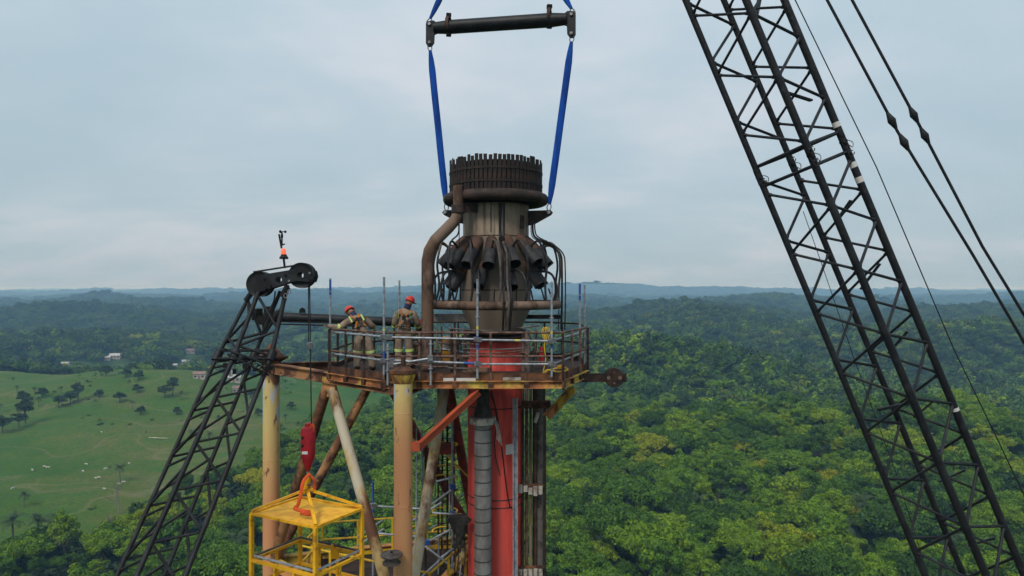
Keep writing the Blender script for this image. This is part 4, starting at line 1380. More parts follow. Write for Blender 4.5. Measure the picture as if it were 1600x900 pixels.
# side beams that carry the ring, and ring stays
MB().bar(W(677, 496, 18.4), W(740, 496, 18.4), 0.2, 0.2).build('ring_beam', 'grey_clad', tip, False)
MB().bar(W(815, 495, 18.4), W(879, 495, 18.2), 0.08, 0.11).build('ring_beam', 'soot', tip, False)
for px in (789, 796):
    MB().tube(W(px, 472, 16.55), W(px + 1, 512, 16.9), 0.026, n=7).build('ring_stay', 'pipe_rust', tip)

# ------------------------------------------------------------------ lifting gear over the tip
BL, BR = W(672, 44, 18.65), W(893, 29, 17.95)
sp_ = thing('spreader_beam', (BL + BR) / 2, 'black tubular spreader beam hanging level on blue slings', 'spreader beam')
d = (BR - BL).normalized()
MB().path([BL + d * .12, BL + d * .55, BR - d * .55, BR - d * .12], [0.15, 0.185, 0.185, 0.15], 24).build('tube', 'black_gloss', sp_)
for p in (W(701, 38.5, 18.55), W(858.5, 25.5, 18.05)):
    cl = MB().lathe(p, [(0.19, -.045), (0.222, -.045), (0.222, .045), (0.19, .045), (0.19, -.045)], 22, d, cap=False).build('clamp_ring', 'pipe_dark_rust', sp_)
    for z in (-.26, .26):
        MB().box(p + Vector((0, 0, z)), (0.13, 0.12, 0.09), 0.2).build('clamp_bolt', 'soot', cl, False)
SH = []
for s, p in ((-1, BL), (1, BR)):
    dz = Vector((0, 0, 1)); t_ = Vector((-d.y, d.x, 0))
    pol = [(-.08, .18), (.10, .20), (.22, .12), (.22, -.14), (.12, -.18), (.11, -.40), (.04, -.50), (-.06, -.50), (-.11, -.42), (-.11, .12)]
    pol = [p + d * (-s * x) + dz * z for x, z in pol]
    e = MB().prism([q - t_ * .04 for q in pol], t_ * .08).build('end_lug', 'crane_black', sp_, False)
    for z in (.10, -.40):
        c = p + dz * z
        MB().tube(c - t_ * .09, c + t_ * .09, 0.04, n=10).build('shackle_pin', 'steel_dull', e)
    SH.append(p)


def sling(name, p, q, w, label):
    o = thing(name, q, label, 'sling', 'blue lifting slings')
    d_ = (q - p)
    pts = [p + d_ * (i / 16) + Vector((0, 0.02 * math.sin(i), 0)) for i in range(17)]
    rr = [w * (0.45 if i in (0, 16) else 0.8 if i in (1, 15) else 1.0) for i in range(17)]
    MB().path(pts, [x * .55 for x in rr], 12, flat=1.8).build('webbing', 'sling_blue', o)
    for a, s in ((p, -1), (q, 1)):
        u = d_.normalized() * s
        MB().path([a + u * (.13 + .09 * math.cos(t)) + Vector((.055 * math.sin(t), 0, 0)) - u * .06 for t in np.linspace(0, 2 * PI, 11)[:-1]], 0.016, 6, closed=True).build('shackle', 'steel_dull', o)
    return o


lugL, lugR = W(697, 330, 18.7), W(858.5, 330, 18.0)
MASTER = Vector(((BL.x + BR.x) / 2 - 0.05, (BL.y + BR.y) / 2, BL.z + 3.7))
sling('lifting_sling', BL + Vector((0, 0, -.60)), lugL + Vector((0, 0, .18)), 0.092, 'long blue webbing sling down to the left side of the flare tip')
sling('lifting_sling', BR + Vector((0, 0, -.60)), lugR + Vector((0, 0, .18)), 0.092, 'long blue webbing sling down to the right side of the flare tip')
sling('lifting_sling', MASTER + Vector((-.12, 0, 0)), BL + Vector((0, 0, .26)), 0.092, 'short blue sling above the left end of the spreader beam')
sling('lifting_sling', MASTER + Vector((.12, 0, 0)), BR + Vector((0, 0, .26)), 0.092, 'short blue sling above the right end of the spreader beam')
ho = thing('crane_hook', MASTER, 'large crane hook holding the blue slings above the picture', 'hook')
MB().path(arc([MASTER + Vector(v) for v in ((0, 0, .75), (0, 0, .45), (-.22, 0, .22), (-.16, 0, -.06), (.08, 0, -.12), (.24, 0, .06), (.22, 0, .2))], 5), 0.085, 10).build('hook', 'steel_dull', ho)
MB().box(MASTER + Vector((0, 0, 1.2)), (0.6, 0.4, 0.9)).build('hook_block', 'hook_red', ho, False)
for x in (-.18, .18):
    MB().tube(MASTER + Vector((x, 0, 1.6)), MASTER + Vector((x, 0, 13)), 0.014, n=6).build('rope', 'hose_black', ho)

# ------------------------------------------------------------------ large crane boom (right)
D0 = 18.3
axis_pts = [W(1145 - 0.408 * 330, -330, D0), W(1145 + 0.41 * 900 + 8, 900, D0)]
ba = (axis_pts[1] - axis_pts[0]).normalized()
e1 = Vector((1, 0, 0)); e1 = (e1 - ba * e1.dot(ba)).normalized()
e2 = Vector((0, 1, 0))
LB = 1.61; TH = math.radians(32.8)
f1 = (e1 * math.cos(TH) + e2 * math.sin(TH)) * LB
f2 = (-e1 * math.sin(TH) + e2 * math.cos(TH)) * LB
CEN = axis_pts[0]
c2 = CEN - f1 / 2 - f2 / 2
CH = {'c2': c2, 'c4': c2 + f1, 'c1': c2 + f2, 'c3': c2 + f1 + f2}
LEN = (axis_pts[1] - axis_pts[0]).length + 6
boom = thing('crane_boom', axis_pts[1] + ba * 6, 'large black lattice crane boom crossing the right of the picture', 'crane boom')
u_j = (W(1245, 252, D0) - axis_pts[0]).dot(ba)       # the pinned joint of two boom sections
for k, c in CH.items():
    r = 0.098 if k in ('c2', 'c4') else 0.085
    MB().tube(c, c + ba * (u_j - 0.14), r, n=14).build('chord', 'crane_black', boom)
    MB().tube(c + ba * (u_j + 0.14), c + ba * LEN, r, n=14).build('chord', 'crane_black', boom)
    pj = c + ba * u_j
    j = MB()
    for s in (-.045, .045):
        j.bar(pj - ba * .22 + e2 * s, pj + ba * .22 + e2 * s, 0.15, 0.035, e2)
    j.tube(pj - e2 * .12, pj + e2 * .12, 0.06, n=10)
    jo = j.build('joint_lug', 'crane_black', boom, False)
    MB().path(arc([pj + e1 * .12, pj + e1 * .22 + ba * .1, pj + e1 * .12 + ba * .22 - e2 * .1, pj + e1 * .02 + ba * .12 - e2 * .14], 4), 0.013, 5).build('pin_chain', 'steel_dull', jo)
BAY = 0.875
FACES = (('c2', 'c4', 0.0), ('c1', 'c3', 0.55), ('c1', 'c2', 1.0), ('c3', 'c4', 1.0))
phase = (W(1267, 330, D0) - axis_pts[0]).dot(ba)
for a, b, ph in FACES:
    A, B = CH[a], CH[b]
    i = -14
    while True:
        u0 = phase + (i + ph) * BAY; u1 = u0 + BAY
        i += 1
        if u1 > LEN: break
        if u0 < 0: continue
        if abs((u0 + u1) / 2 - u_j) < BAY * 0.55: continue
        p, q = (A + ba * u0, B + ba * u1) if i % 2 else (B + ba * u0, A + ba * u1)
        r = 0.040 if a in ('c2', 'c1') and b != 'c2' else 0.036
        w_ = (q - p).normalized()
        MB().path([p + w_ * .08, p + w_ * .15, p + w_ * .19, q - w_ * .19, q - w_ * .15, q - w_ * .08], [r * 1.5, r * 1.35, r, r, r * 1.35, r * 1.5], 8).build('lacing_bar', 'crane_black', boom)
    for u in (u_j - .28, u_j + .28):
        MB().tube(A + ba * u, B + ba * u, 0.048, n=8).build('end_frame_bar', 'crane_black', boom)
    MB().tube(A + ba * (u_j - .28), B + ba * (u_j - .28 - BAY * 0.0), 0.03, n=6).build('end_frame_bar', 'crane_black', boom)
# walkway slats clipped along the far right face, white tape on the nearest chord
for (xa, ya, xb, yb) in ((1224, 143, 1268, 157), (1180, 32, 1187, -2), (1330, 313, 1308, 345), (1375, 412, 1345, 452), (1418, 518, 1388, 552), (1462, 624, 1428, 652), (1508, 734, 1468, 752), (1554, 840, 1512, 852)):
    MB().bar(W(xa, ya, 18.75), W(xb, yb, 19.1), 0.12, 0.05).build('walkway_slat', 'crane_black', boom, False)
for py, ln in ((200, .14), (262, .15), (285, .16), (640, .09)):
    px = 1215 + (py / 550) * 223
    pc = W(px, py, D0)
    u = (pc - axis_pts[0]).dot(ba)
    q = CH['c4'] + ba * u
    MB().tube(q - ba * ln / 2, q + ba * ln / 2, 0.1005, n=14, cap=False).build('white_tape', 'plate_white', boom)
for k, du in (('c1', .15), ('c2', .2), ('c3', .55), ('c4', .35), ('c3', -.1), ('c2', -.12)):
    q = CH[k] + ba * (u_j + du)
    t = MB()
    t.path([q + e1 * (.05 + .045 * math.cos(x)) + ba * .06 * math.sin(x) - e2 * .12 for x in np.linspace(0, 5.5, 9)], 0.014, 5)
    t.path([q + e1 * (-.02 + .04 * math.cos(x)) + ba * (.08 * math.sin(x) + .04) - e2 * .13 for x in np.linspace(0, 5.0, 8)], 0.012, 5)
    t.build('loose_wire', 'hose_black', boom)['kind'] = 'stuff'
MB().bar(W(1372, 640, 18.9), W(1430, 628, 19.0), 0.10, 0.07).build('walkway_slat', 'crane_black', boom, False)


def pendant(pts, d0, d1, r, label, joints):
    P = [W(px, py, d0 + (d1 - d0) * i / (len(pts) - 1)) for i, (px, py) in enumerate(pts)]
    o = thing('pendant_line', P[-1], label, 'crane cable', None)
    MB().path(P, r, 8).build('rope', 'crane_black', o)
    for px, py in joints:
        q = min(((a + (b - a) * t) for a, b in zip(P, P[1:]) for t in np.linspace(0, 1, 60)), key=lambda v: abs(CAMZ - (v.z - 0) - (py - 452) / FPX * v.y))
        dd = (P[-1] - P[0]).normalized()
        MB().lathe(q, [(r, -.26), (0.085, -.10), (0.115, 0), (0.085, .10), (r, .26)], 10, dd).build('socket', 'crane_black', o)
    return o


pendant([(1193, -190), (1293, 0), (1403, 206), (1520, 398), (1680, 672)], 19.2, 19.2, 0.040, 'black boom pendant cable, the lower left of the thick pair', ((0, 190), (0, 222)))
pendant([(1236, -190), (1332, 0), (1437, 196), (1535, 385), (1690, 640)], 20.2, 20.2, 0.042, 'black boom pendant cable, the upper right of the thick pair', ((0, 180), (0, 212)))
pendant([(1155, -180), (1243, 0), (1370, 262), (1490, 545), (1560, 690), (1650, 880)], 18.9, 18.9, 0.016, 'thin black wire rope running alongside the large boom', ())
pendant([(1255, 330), (1283, 410), (1335, 562), (1400, 740), (1450, 900), (1520, 1100)], 19.0, 19.0, 0.010, 'very thin hoist wire hanging inside the large lattice boom', ())

# ------------------------------------------------------------------ small crane boom (left) with man basket
sbm = thing('crane_jib', W(200, 1120, 10.0), 'slender black lattice crane jib at left carrying the yellow basket', 'crane boom')
LO = {'c1': W(183, 900, 9.95), 'c2': W(214, 900, 9.55), 'c3': W(257, 900, 10.15), 'c4': W(290, 900, 9.75)}
HI = {'c1': W(340, 556, 11.75), 'c2': W(366, 556, 11.4), 'c3': W(397, 556, 12.0), 'c4': W(424, 556, 11.6)}
CP = lambda k, t: LO[k] + (HI[k] - LO[k]) * t
for k in LO:
    MB().tube(CP(k, -0.7), CP(k, 1.0), 0.040 if k in ('c2', 'c4') else 0.034, n=12).build('chord', 'crane_black', sbm)
    MB().lathe(CP(k, 1.0), [(.05, -.1), (.075, -.09), (.075, .09), (.05, .1)], 10, HI[k] - LO[k]).build('joint_lug', 'crane_black', sbm)
NB = 4.6
for a, b, ph, al in (('c2', 'c4', 0.0, 0), ('c1', 'c3', 0.3, 1), ('c1', 'c2', 0.5, 1), ('c3', 'c4', 0.6, 0)):
    for i in range(-4, 6):
        t0 = 1 - (i + ph) / NB; t1 = t0 - 1 / NB
        if t0 > 0.995 or t1 < -0.68: continue
        MB().tube(CP(a, t0), CP(b, t0 + 0.045), 0.021, n=7).build('lacing_bar', 'crane_black', sbm)
        p, q = (a, b) if (al == 0) else (b, a)
        MB().tube(CP(p, t0), CP(q, t1 + 0.045), 0.023, n=7).build('lacing_bar', 'crane_black', sbm)
for a, b in (('c2', 'c4'), ('c1', 'c3'), ('c1', 'c2'), ('c3', 'c4')):
    for t in (0.985, 1.03):
        MB().tube(CP(a, t), CP(b, t), 0.026, n=8).build('end_frame_bar', 'crane_black', sbm)
MB().tube(CP('c1', 0.97), CP('c4', 1.0), 0.024, n=8).build('end_frame_bar', 'crane_black', sbm)
MB().tube(CP('c2', 1.0), CP('c3', 0.95), 0.024, n=8).build('end_frame_bar', 'crane_black', sbm)
for dx, dz in ((0, 0), (18, 16)):
    MB().tube(W(350 + dx * .3, 545 + dz * .5, 11.3), W(420, 570 + dz, 11.5), 0.020, n=7).build('support_rod', 'crane_black', sbm)
HD = {'c1': W(392, 459, 12.15), 'c2': W(404, 456, 11.9), 'c3': W(438, 455, 12.3), 'c4': W(449, 446, 12.0)}
for k in HD:
    MB().tube(CP(k, 1.0), HD[k], 0.040 if k in ('c2', 'c4') else 0.034, n=12).build('chord', 'crane_black', sbm)
XP = lambda k, t: HI[k] + (HD[k] - HI[k]) * t
for a, t0, b, t1 in (('c2', .15, 'c4', .35), ('c2', .15, 'c4', 0), ('c2', .95, 'c4', .38), ('c1', .2, 'c3', .35), ('c1', .9, 'c3', .3), ('c1', .2, 'c2', .6), ('c3', .2, 'c4', .7), ('c1', .3, 'c2', .1), ('c2', .6, 'c1', .9)):
    MB().tube(XP(a, t0), XP(b, t1), 0.024, n=7).build('lacing_bar', 'crane_black', sbm)
h = MB()
for px, py, w in ((352, 571, .06), (366, 580, .06), (383, 572, .07), (398, 577, .05), (412, 566, .06), (424, 575, .05)):
    h.box(W(px, py, 11.35), (w, .1, w * 1.2), 0.3)
for i in range(6):
    c = W(400 + i * 5, 573 + (i % 3) * 3, 11.3)
    h.path([c + Vector((.05 * math.cos(x), 0, .06 * math.sin(x))) for x in np.linspace(0, 5.6, 9)], 0.01, 5)
h.build('joint_tackle', 'soot', sbm)['kind'] = 'stuff'
MB().box(W(361, 583, 11.3), (.05, .05, .11), 0.2).build('white_tag', 'plate_white', sbm, False)
# head: two cheek plates with round holes (built as rings), two sheaves
def holed_plate(outer, holes, ext):
    """flat plate with round holes cut through; holes: (centre, radius) in the plate's plane (x, z)"""
    bm = bmesh.new(); ext = Vector(ext)

    def loop(ps):
        vs = [bm.verts.new(p_) for p_ in ps]
        return [bm.edges.new((vs[i_], vs[(i_ + 1) % len(vs)])) for i_ in range(len(vs))]
    es = loop(outer)
    for c_, r_ in holes:
        es += loop([c_ + Vector((math.cos(x_) * r_, 0, math.sin(x_) * r_)) for x_ in np.linspace(0, 2 * PI, 19)[:-1]])
    bmesh.ops.triangle_fill(bm, edges=es, use_beauty=True)
    g_ = bmesh.ops.extrude_face_region(bm, geom=bm.faces[:])
    bmesh.ops.translate(bm, vec=ext, verts=[v_ for v_ in g_['geom'] if isinstance(v_, bmesh.types.BMVert)])
    m_b = MB()
    bm.verts.index_update()
    m_b.add([v_.co.copy() for v_ in bm.verts], [tuple(v_.index for v_ in f_.verts) for f_ in bm.faces])
    bm.free()
    return m_b


for dd in (-.14, .11):
    prof = [(397, 436), (404, 431), (425, 427.5), (455, 422.5), (470, 418), (492, 423), (494, 432), (491, 441), (468, 439), (450, 443), (432, 449), (408, 457), (399, 452)]
    o_ = Vector((0, dd, 0))
    holed_plate([W(x, y_, 12.0) + o_ for x, y_ in prof], [(W(439.5, 437, 12.0) + o_, .058), (W(473, 430.5, 12.0) + o_, .058)], (0, 0.03, 0)).build('cheek_plate', 'crane_black', sbm, False)
for px, py, r, hub in ((407.5, 444, .222, .001), (472.8, 430.3, .222, .062)):
    MB().lathe(W(px, py, 12.0) + Vector((0, -.10, 0)), [(hub, 0.0), (r * .55, .02), (r * .8, .02), (r, 0.0), (r, .04), (r * .82, .10), (r, .16), (r, .20), (r * .55, .18), (hub, .2), (hub, 0.0)], 36, (0, 1, 0), cap=False).build('sheave', 'crane_black', sbm)
for px, py in ((418, 436), (427, 446), (450, 430), (456, 439), (420, 450), (488, 427), (488, 438)):
    MB().lathe(W(px, py, 12.0) + Vector((0, -.165, 0)), [(.020, 0), (.020, .36)], 8, (0, 1, 0)).build('cross_bolt', 'steel_dull' if py % 2 else 'soot', sbm)
for px, py in ((398, 466), (452, 456), (446, 462)):
    c = W(px, py, 11.85)
    MB().path([c + Vector((.03 * math.cos(x), 0, .04 * math.sin(x))) for x in np.linspace(0, 2 * PI, 10)[:-1]], .009, 5, closed=True).build('shackle', 'steel_dull', sbm)
MB().tube(W(396, 425, 11.95), W(466, 414, 11.95), 0.017, n=7).build('rope_guard', 'crane_black', sbm)
MB().tube(W(392, 459, 12.0), W(384, 470, 12.0), 0.05, n=8).build('joint_lug', 'crane_black', sbm)
MB().tube(W(449, 448, 11.9), W(441, 464, 11.9), 0.055, n=9).build('limit_switch', 'soot', sbm)
MB().path(arc([W(430, 455, 11.9), W(428, 470, 11.9), W(420, 486, 11.9), W(414, 500, 11.9)], 4), 0.014, 6).build('loose_cable', 'hose_black', sbm)

ms = thing('beacon_mast', W(444, 418, 11.95), 'thin mast with red beacon lamp and cup anemometer on the jib head', 'mast')
MB().tube(W(445, 419, 11.95), W(443, 402, 11.95), 0.02, n=8).build('mast_foot', 'crane_black', ms)
MB().tube(W(440, 388, 11.97), W(436, 366, 11.97), 0.017, n=7).build('mast_pole', 'crane_black', ms)
MB().lathe(W(443.5, 402, 11.95), [(.075, -.03), (.075, 0), (.05, .03), (.05, .05)], 14).build('lamp_base', 'crane_black', ms)
MB().lathe(W(443, 398.5, 11.95), [(.040, 0), (.043, .02), (.041, .08), (.028, .11), (.008, .12)], 16).build('lamp_globe', 'beacon_lit', ms)
an_ = MB().lathe(W(440.5, 372, 11.95), [(.014, -.12), (.014, .0), (.022, .01), (.022, .05), (.012, .09), (.012, .12)], 8).build('anemometer', 'soot', ms)
ac = W(440.5, 362, 11.95)
for i in range(3):
    a = 0.3 + i * 2.094
    q = ac + Vector((.055 * math.cos(a), .055 * math.sin(a), 0))
    MB().tube(ac, q, .006, n=5).tube(q - Vector((0, 0, .0)), q + Vector((.0, .0, .001)), .004, n=4).lathe(q, [(.006, -.022), (.02, -.012), (.024, .0), (.016, .014), (.004, .018)], 10, (math.sin(a), -math.cos(a), .2)).build('wind_cup', 'soot', an_)
MB().tube(W(445, 381, 11.95), W(439, 384, 11.95), .012, n=6).build('mast_arm', 'soot', ms)

# rope, overhaul weight, hook
RX = W(485, 600, 12.17).x
hk = thing('hook_weight', (RX, 12.17, 61.6), 'dark red overhaul weight with hook hanging over the yellow basket', 'hook')
ztop, zbot = W(484, 661, 12.17).z, W(484, 736, 12.17).z
hh = ztop - zbot
MB().lathe((RX - .04, 12.17, zbot), [(.03, 0), (.045, .05), (.07, .10), (.11, .22), (.128, .32), (.128, hh * .82), (.115, hh * .9), (.06, hh * .94), (.055, hh)], 24).build('weight', 'hook_red', hk)
MB().path(arc([(RX - .04, 12.17, zbot + .03), (RX - .04, 12.17, zbot - .06), (RX + .03, 12.17, zbot - .11), (RX + .05, 12.17, zbot - .19), (RX - .02, 12.17, zbot - .25), (RX - .09, 12.17, zbot - .2)], 4), .026, 8).build('hook', 'steel_dull', hk)
MB().path([(RX + .03 * math.cos(x) + .05, 12.12, ztop - .08 + .07 * math.sin(x)) for x in np.linspace(0, 6.0, 10)], .016, 6).build('orange_ring', 'sling_orange', hk)
for z in (ztop - .24, ztop - .38):
    MB().lathe((RX - .10, 12.17 - .106, z), [(.028, 0), (.028, .014)], 12, (-.4, -1, 0)).build('bolt_hole', 'soot', hk)
MB().box((RX - .06, 12.17 - .130, ztop - .50), (.10, .008, .05)).build('rating_plate', 'plate_white', hk, False)
MB().tube((RX + .02, 12.17, ztop - .05), (RX + .02, 12.05, W(487, 432, 12.05).z), .011, n=7).build('hoist_rope', 'hose_black', hk)
aw = thing('rope_switch_weight', W(484, 540, 12.1), 'small clamp weight hung on a chain beside the hoist rope', 'weight')
MB().tube(W(482, 540, 12.1), W(482, 447, 12.1), .009, n=6).build('chain', 'hose_black', aw)
MB().lathe(W(484.5, 545, 12.1), [(.02, 0), (.055, .01), (.055, .11), (.02, .12)], 10).build('clamp', 'steel_dull', aw)

# yellow man basket
FC = W(493, 824, 11.35)
ua, ub = Vector((-.885, .466, 0)) * 1.5, Vector((.512, .859, 0)) * 1.1
bk = thing('man_basket', FC + (ua + ub) / 2 + Vector((0, 0, -1.98)), 'bright yellow man basket with pitched roof frame hanging from red hook', 'basket')
Q = lambda s, t, z: FC + ua * s + ub * t + Vector((0, 0, z))
CR = ((0, 0), (1, 0), (1, 1), (0, 1))
for s, t in CR:
    MB().bar(Q(s, t, 0), Q(s, t, -1.98), .062, .062, ua).build('corner_post', 'basket_yellow', bk, False)
apex = Q(.5, .5, .40)
for i in range(4):
    (s, t), (s2, t2) = CR[i], CR[(i + 1) % 4]
    MB().bar(Q(s, t, .005), Q(s2, t2, .005), .05, .045).build('roof_edge', 'basket_yellow', bk, False)
    MB().bar(Q(s, t, .045), apex, .054, .04).build('hip_bar', 'basket_yellow', bk, False)
    MB().bar(Q(s, t, -.815), Q(s2, t2, -.815), .05, .05).build('guard_rail', 'basket_yellow', bk, False)
    MB().tube(Q(s, t, -.745) + (Q(.5, .5, 0) - Q(s, t, 0)) * .05, Q(s2, t2, -.745) + (Q(.5, .5, 0) - Q(s2, t2, 0)) * .05, .022, n=8).build('grab_rail', 'galvanised' if i in (0, 3) else 'hose_grey', bk)
    for z in (-1.25, -1.6):
        MB().bar(Q(s, t, z), Q(s2, t2, z), .045, .045).build('guard_rail', 'basket_yellow', bk, False)
    MB().bar(Q(s, t, -1.9), Q(s2, t2, -1.9), .02, .16).build('kick_plate', 'basket_yellow', bk, False)
    for f in ((.32, .62) if i in (0, 2) else (.5,)):
        a = Q(s + (s2 - s) * f, t + (t2 - t) * f, -.84); MB().bar(a, a - Vector((0, 0, 1.1)), .045, .045, ua).build('guard_post', 'basket_yellow', bk, False)
for s0, s1 in ((.02, .33), (.335, .665), (.67, .98)):
    for t0, t1 in ((.02, .495), (.505, .98)):
        p = [Q(s0, t0, -.012), Q(s1, t0, -.012), Q(s1, t1, -.012), Q(s0, t1, -.012)]
        MB().prism(p, (0, 0, .012)).build('roof_panel', 'basket_roof', bk, False)
MB().box(apex + Vector((0, 0, .0)), (.17, .17, .04), .49).build('apex_plate', 'basket_yellow', bk, False)
MB().box(apex + Vector((0, 0, .10)), (.13, .05, .20), .3).build('lifting_eye', 'basket_yellow', bk, False)
MB().box(Q(.5, .5, -1.95), (1.45, 1.05, .03), -.485).build('floor_plate', 'basket_roof', bk, False)
MB().box(Q(.42, .97, -.86), (.10, .04, .26), .3).build('latch_box', 'basket_yellow', bk, False)
sl = thing('round_sling', apex + Vector((-.2, -.1, -.3)), 'slack orange round sling draped over the basket roof', 'sling')
pts = [W(484, 740, 12.1), W(474, 752, 12.0), W(470, 772, 11.9), W(466, 788, 11.85), W(461, 794, 11.85), W(468, 797, 11.75), W(480, 799, 11.7), W(488, 801, 11.72), W(483, 803, 11.68), W(470, 800, 11.7)]
MB().path(arc(pts, 5), .036, 8, flat=.7).build('webbing', 'sling_orange', sl)
MB().path(arc([W(485, 742, 12.1), W(492, 752, 12.12), W(492, 764, 12.15)], 5), .030, 8, flat=.7).build('webbing', 'sling_orange', sl)

# ------------------------------------------------------------------ scaffold tubes on the platform
def stand(px, d, y0, y1, label, marks=()):
    o = thing('scaffold_standard', W(px, y1, d), label, 'scaffold tube', None)
    a, b = W(px, y0, d), W(px, y1, d)
    MB().tube(b, a, 0.027, n=10).build('tube', 'galvanised', o)
    for f, l, m in marks:
        p = b + (a - b) * f
        MB().tube(p, p + Vector((0, 0, l)), 0.0295, n=10).build('paint_band', m, o)
    for f in (0.35, 0.62, 0.86):
        p = b + (a - b) * f
        MB().lathe(p, [(.03, -.012), (.055, -.008), (.055, .008), (.03, .012)], 10).build('rosette', 'galvanised', o)
    return o


BLU, YEB = 'tube_blue', 'tube_yellow'
stand(516, 17.7, 435, 580, 'scaffold upright with blue tip beside the leaning worker, leftmost', ((.82, .40, BLU),))
stand(600, 15.78, 433, 586, 'tall scaffold upright between the two workers', ((.12, .28, BLU), (.45, .05, YEB)))
stand(624, 19.5, 438, 575, 'thin scaffold upright behind the standing worker', ())
stand(746, 15.72, 436, 592, 'scaffold upright in front of the flare tip base', ((.30, .30, BLU), (.50, .06, YEB), (.12, .14, BLU)))
stand(862, 15.78, 440, 589, 'scaffold upright at the right front of the platform', ((.45, .06, YEB), (.3, .1, BLU)))
stand(906, 18.05, 443, 572, 'right rear scaffold upright with blue tip, left one of the pair', ((.80, .42, BLU), (.42, .05, YEB)))
stand(913.5, 18.3, 445, 572, 'right rear scaffold upright, right one of the pair', ((.42, .05, YEB),))
stand(673, 15.72, 527, 602, 'short scaffold upright right of the yellow leg top', ())
stand(606, 15.70, 537, 602, 'short scaffold upright left of the yellow leg top', ())


def ledger(p, q, label, marks=()):
    o = thing('scaffold_ledger', p, label, 'scaffold tube', None)
    MB().tube(p, q, 0.027, n=10).build('tube', 'galvanised', o)
    for f, l, m in marks:
        d_ = (q - p).normalized()
        MB().tube(p + (q - p) * f, p + (q - p) * f + d_ * l, 0.0295, n=10).build('paint_band', m, o)
    for e_ in (p, q):
        MB().box(e_, (.11, .11, .10), .3).build('coupler', 'steel_dull', o, False)
    return o


ledger(W(522, 519, 17.3), W(598, 526, 15.75), 'upper scaffold tube on the left slanting rail, behind the leaning worker')
ledger(W(522, 553, 17.3), W(598, 563, 15.75), 'lower scaffold tube on the left slanting rail')
ledger(W(608, 527, 15.70), W(744, 530, 15.70), 'upper scaffold tube along the platform front, left half')
ledger(W(748, 531, 15.70), W(860, 533, 15.74), 'upper scaffold tube along the platform front, right half', ((.5, .12, YEB),))
ledger(W(612, 563, 15.70), W(744, 568, 15.70), 'lower scaffold tube along the platform front, left half', ((.85, .28, BLU),))
ledger(W(748, 569, 15.70), W(860, 569, 15.74), 'lower scaffold tube along the platform front, right half')
ledger(W(864, 532, 15.76), W(914, 518, 18.05), 'upper scaffold tube along the right side rail')
ledger(W(864, 569, 15.76), W(914, 550, 18.05), 'lower scaffold tube along the right side rail')
ledger(W(610, 570, 15.62), W(672, 560, 15.66), 'loose scaffold tube slanting above the yellow leg top')
ledger(W(522, 556, 17.3), W(548, 548, 19.0), 'short scaffold tube running back at the left end')

# pipe section lying along the rear left handrail, with two rods under it
dp = thing('pipe_section', W(420, 495, 18.6), 'long dark pipe laid level behind the leaning worker and jib head', 'pipe')
MB().tube(W(432, 494.5, 18.6), W(664, 505, 18.9), 0.125, n=18).build('pipe', 'crane_black', dp)
MB().lathe(W(432, 494.5, 18.6), [(.2, -.30), (.2, -.22), (.15, -.21), (.15, 0.0), (.18, .01), (.18, .08)], 16, (1, 0, 0)).build('end_fitting', 'soot', dp)
MB().prism([W(467, 489, 18.5), W(477, 489, 18.5), W(476, 483, 18.5), W(472, 480.5, 18.5), W(468, 483, 18.5)], (0, .05, 0)).build('lifting_eye', 'soot', dp, False)
for y0 in (502.5, 506.5):
    MB().tube(W(438, y0, 18.55), W(560, y0 + 3, 18.6), 0.02, n=7).build('rod', 'soot', dp)
m = MB()
for px, py, w in ((402, 488, .2), (410, 500, .24), (420, 484, .18), (425, 502, .16), (415, 510, .14), (398, 496, .14)):
    m.box(W(px, py, 18.5), (w, w, w), px * .1)
m.build('end_tackle', 'soot', dp)['kind'] = 'stuff'

# bits on the deck
ro = thing('rope_coil', W(868, 580, 16.4), 'yellow rope lying coiled on the platform deck at right', 'rope')
MB().path(arc([W(845, 586, 16.2), W(856, 578, 16.4), W(872, 581, 16.3), W(887, 578, 16.6), (W(880, 574, 16.8)), W(862, 577, 16.9), W(852, 583, 16.4), W(868, 585, 16.3), W(884, 583, 16.4)], 6), .018, 6).build('rope', 'rope_yellow', ro)
rh = thing('hanging_rope', W(851, 545, 17.2), 'yellow rope bunched over a rail right of the flare base', 'rope')
for i in range(3):
    c = W(850 + i * 2.6, 511, 16.9)
    MB().path(arc([c, c + Vector((-.05, -.03, -.10)), c + Vector((.0, -.02, -.30 - .06 * i)), c + Vector((.05, 0, -.12)), c + Vector((.03, 0, .0))], 5), .011, 6).build('strand', 'rope_yellow', rh)
c = W(852, 518, 16.9)
MB().path(arc([c, c + Vector((-.02, 0, -.4)), c + Vector((.01, 0, -.7)), c + Vector((-.05, 0, -.98))], 5), .013, 6).build('strand', 'rope_yellow', rh)
ex = thing('fire_extinguisher', W(846, 570, 17.8), 'red fire extinguisher standing on deck right of the stack', 'extinguisher')
p = W(846, 572, 17.8)
MB().lathe(p, [(.06, 0), (.065, .02), (.065, .42), (.04, .49), (.025, .52)], 18).build('cylinder', 'extinguisher', ex)
MB().lathe(p, [(.03, .52), (.035, .56), (.02, .60)], 10).box(p + Vector((.05, 0, .60)), (.14, .03, .03)).build('valve', 'soot', ex)
hb = thing('tool_bag', W(876, 577, 16.7), 'small dull orange tool bag on the deck at right corner', 'bag')
p = W(876, 577, 16.7)
MB().lathe(p, [(.08, 0), (.10, .02), (.095, .08), (.06, .10), (.02, .11)], 14).build('body', 'ochre', hb)
MB().path(arc([p + Vector((-.06, 0, .09)), p + Vector((0, 0, .17)), p + Vector((.06, 0, .09))], 5), .010, 6).build('handle', 'strap_black', hb)
tb = thing('timber_block', W(734, 580, 16.3), 'small timber block on the deck before the red stack', 'timber')
MB().box(W(730, 584, 16.3), (.22, .2, .13), .2).build('block', 'timber', tb, False)
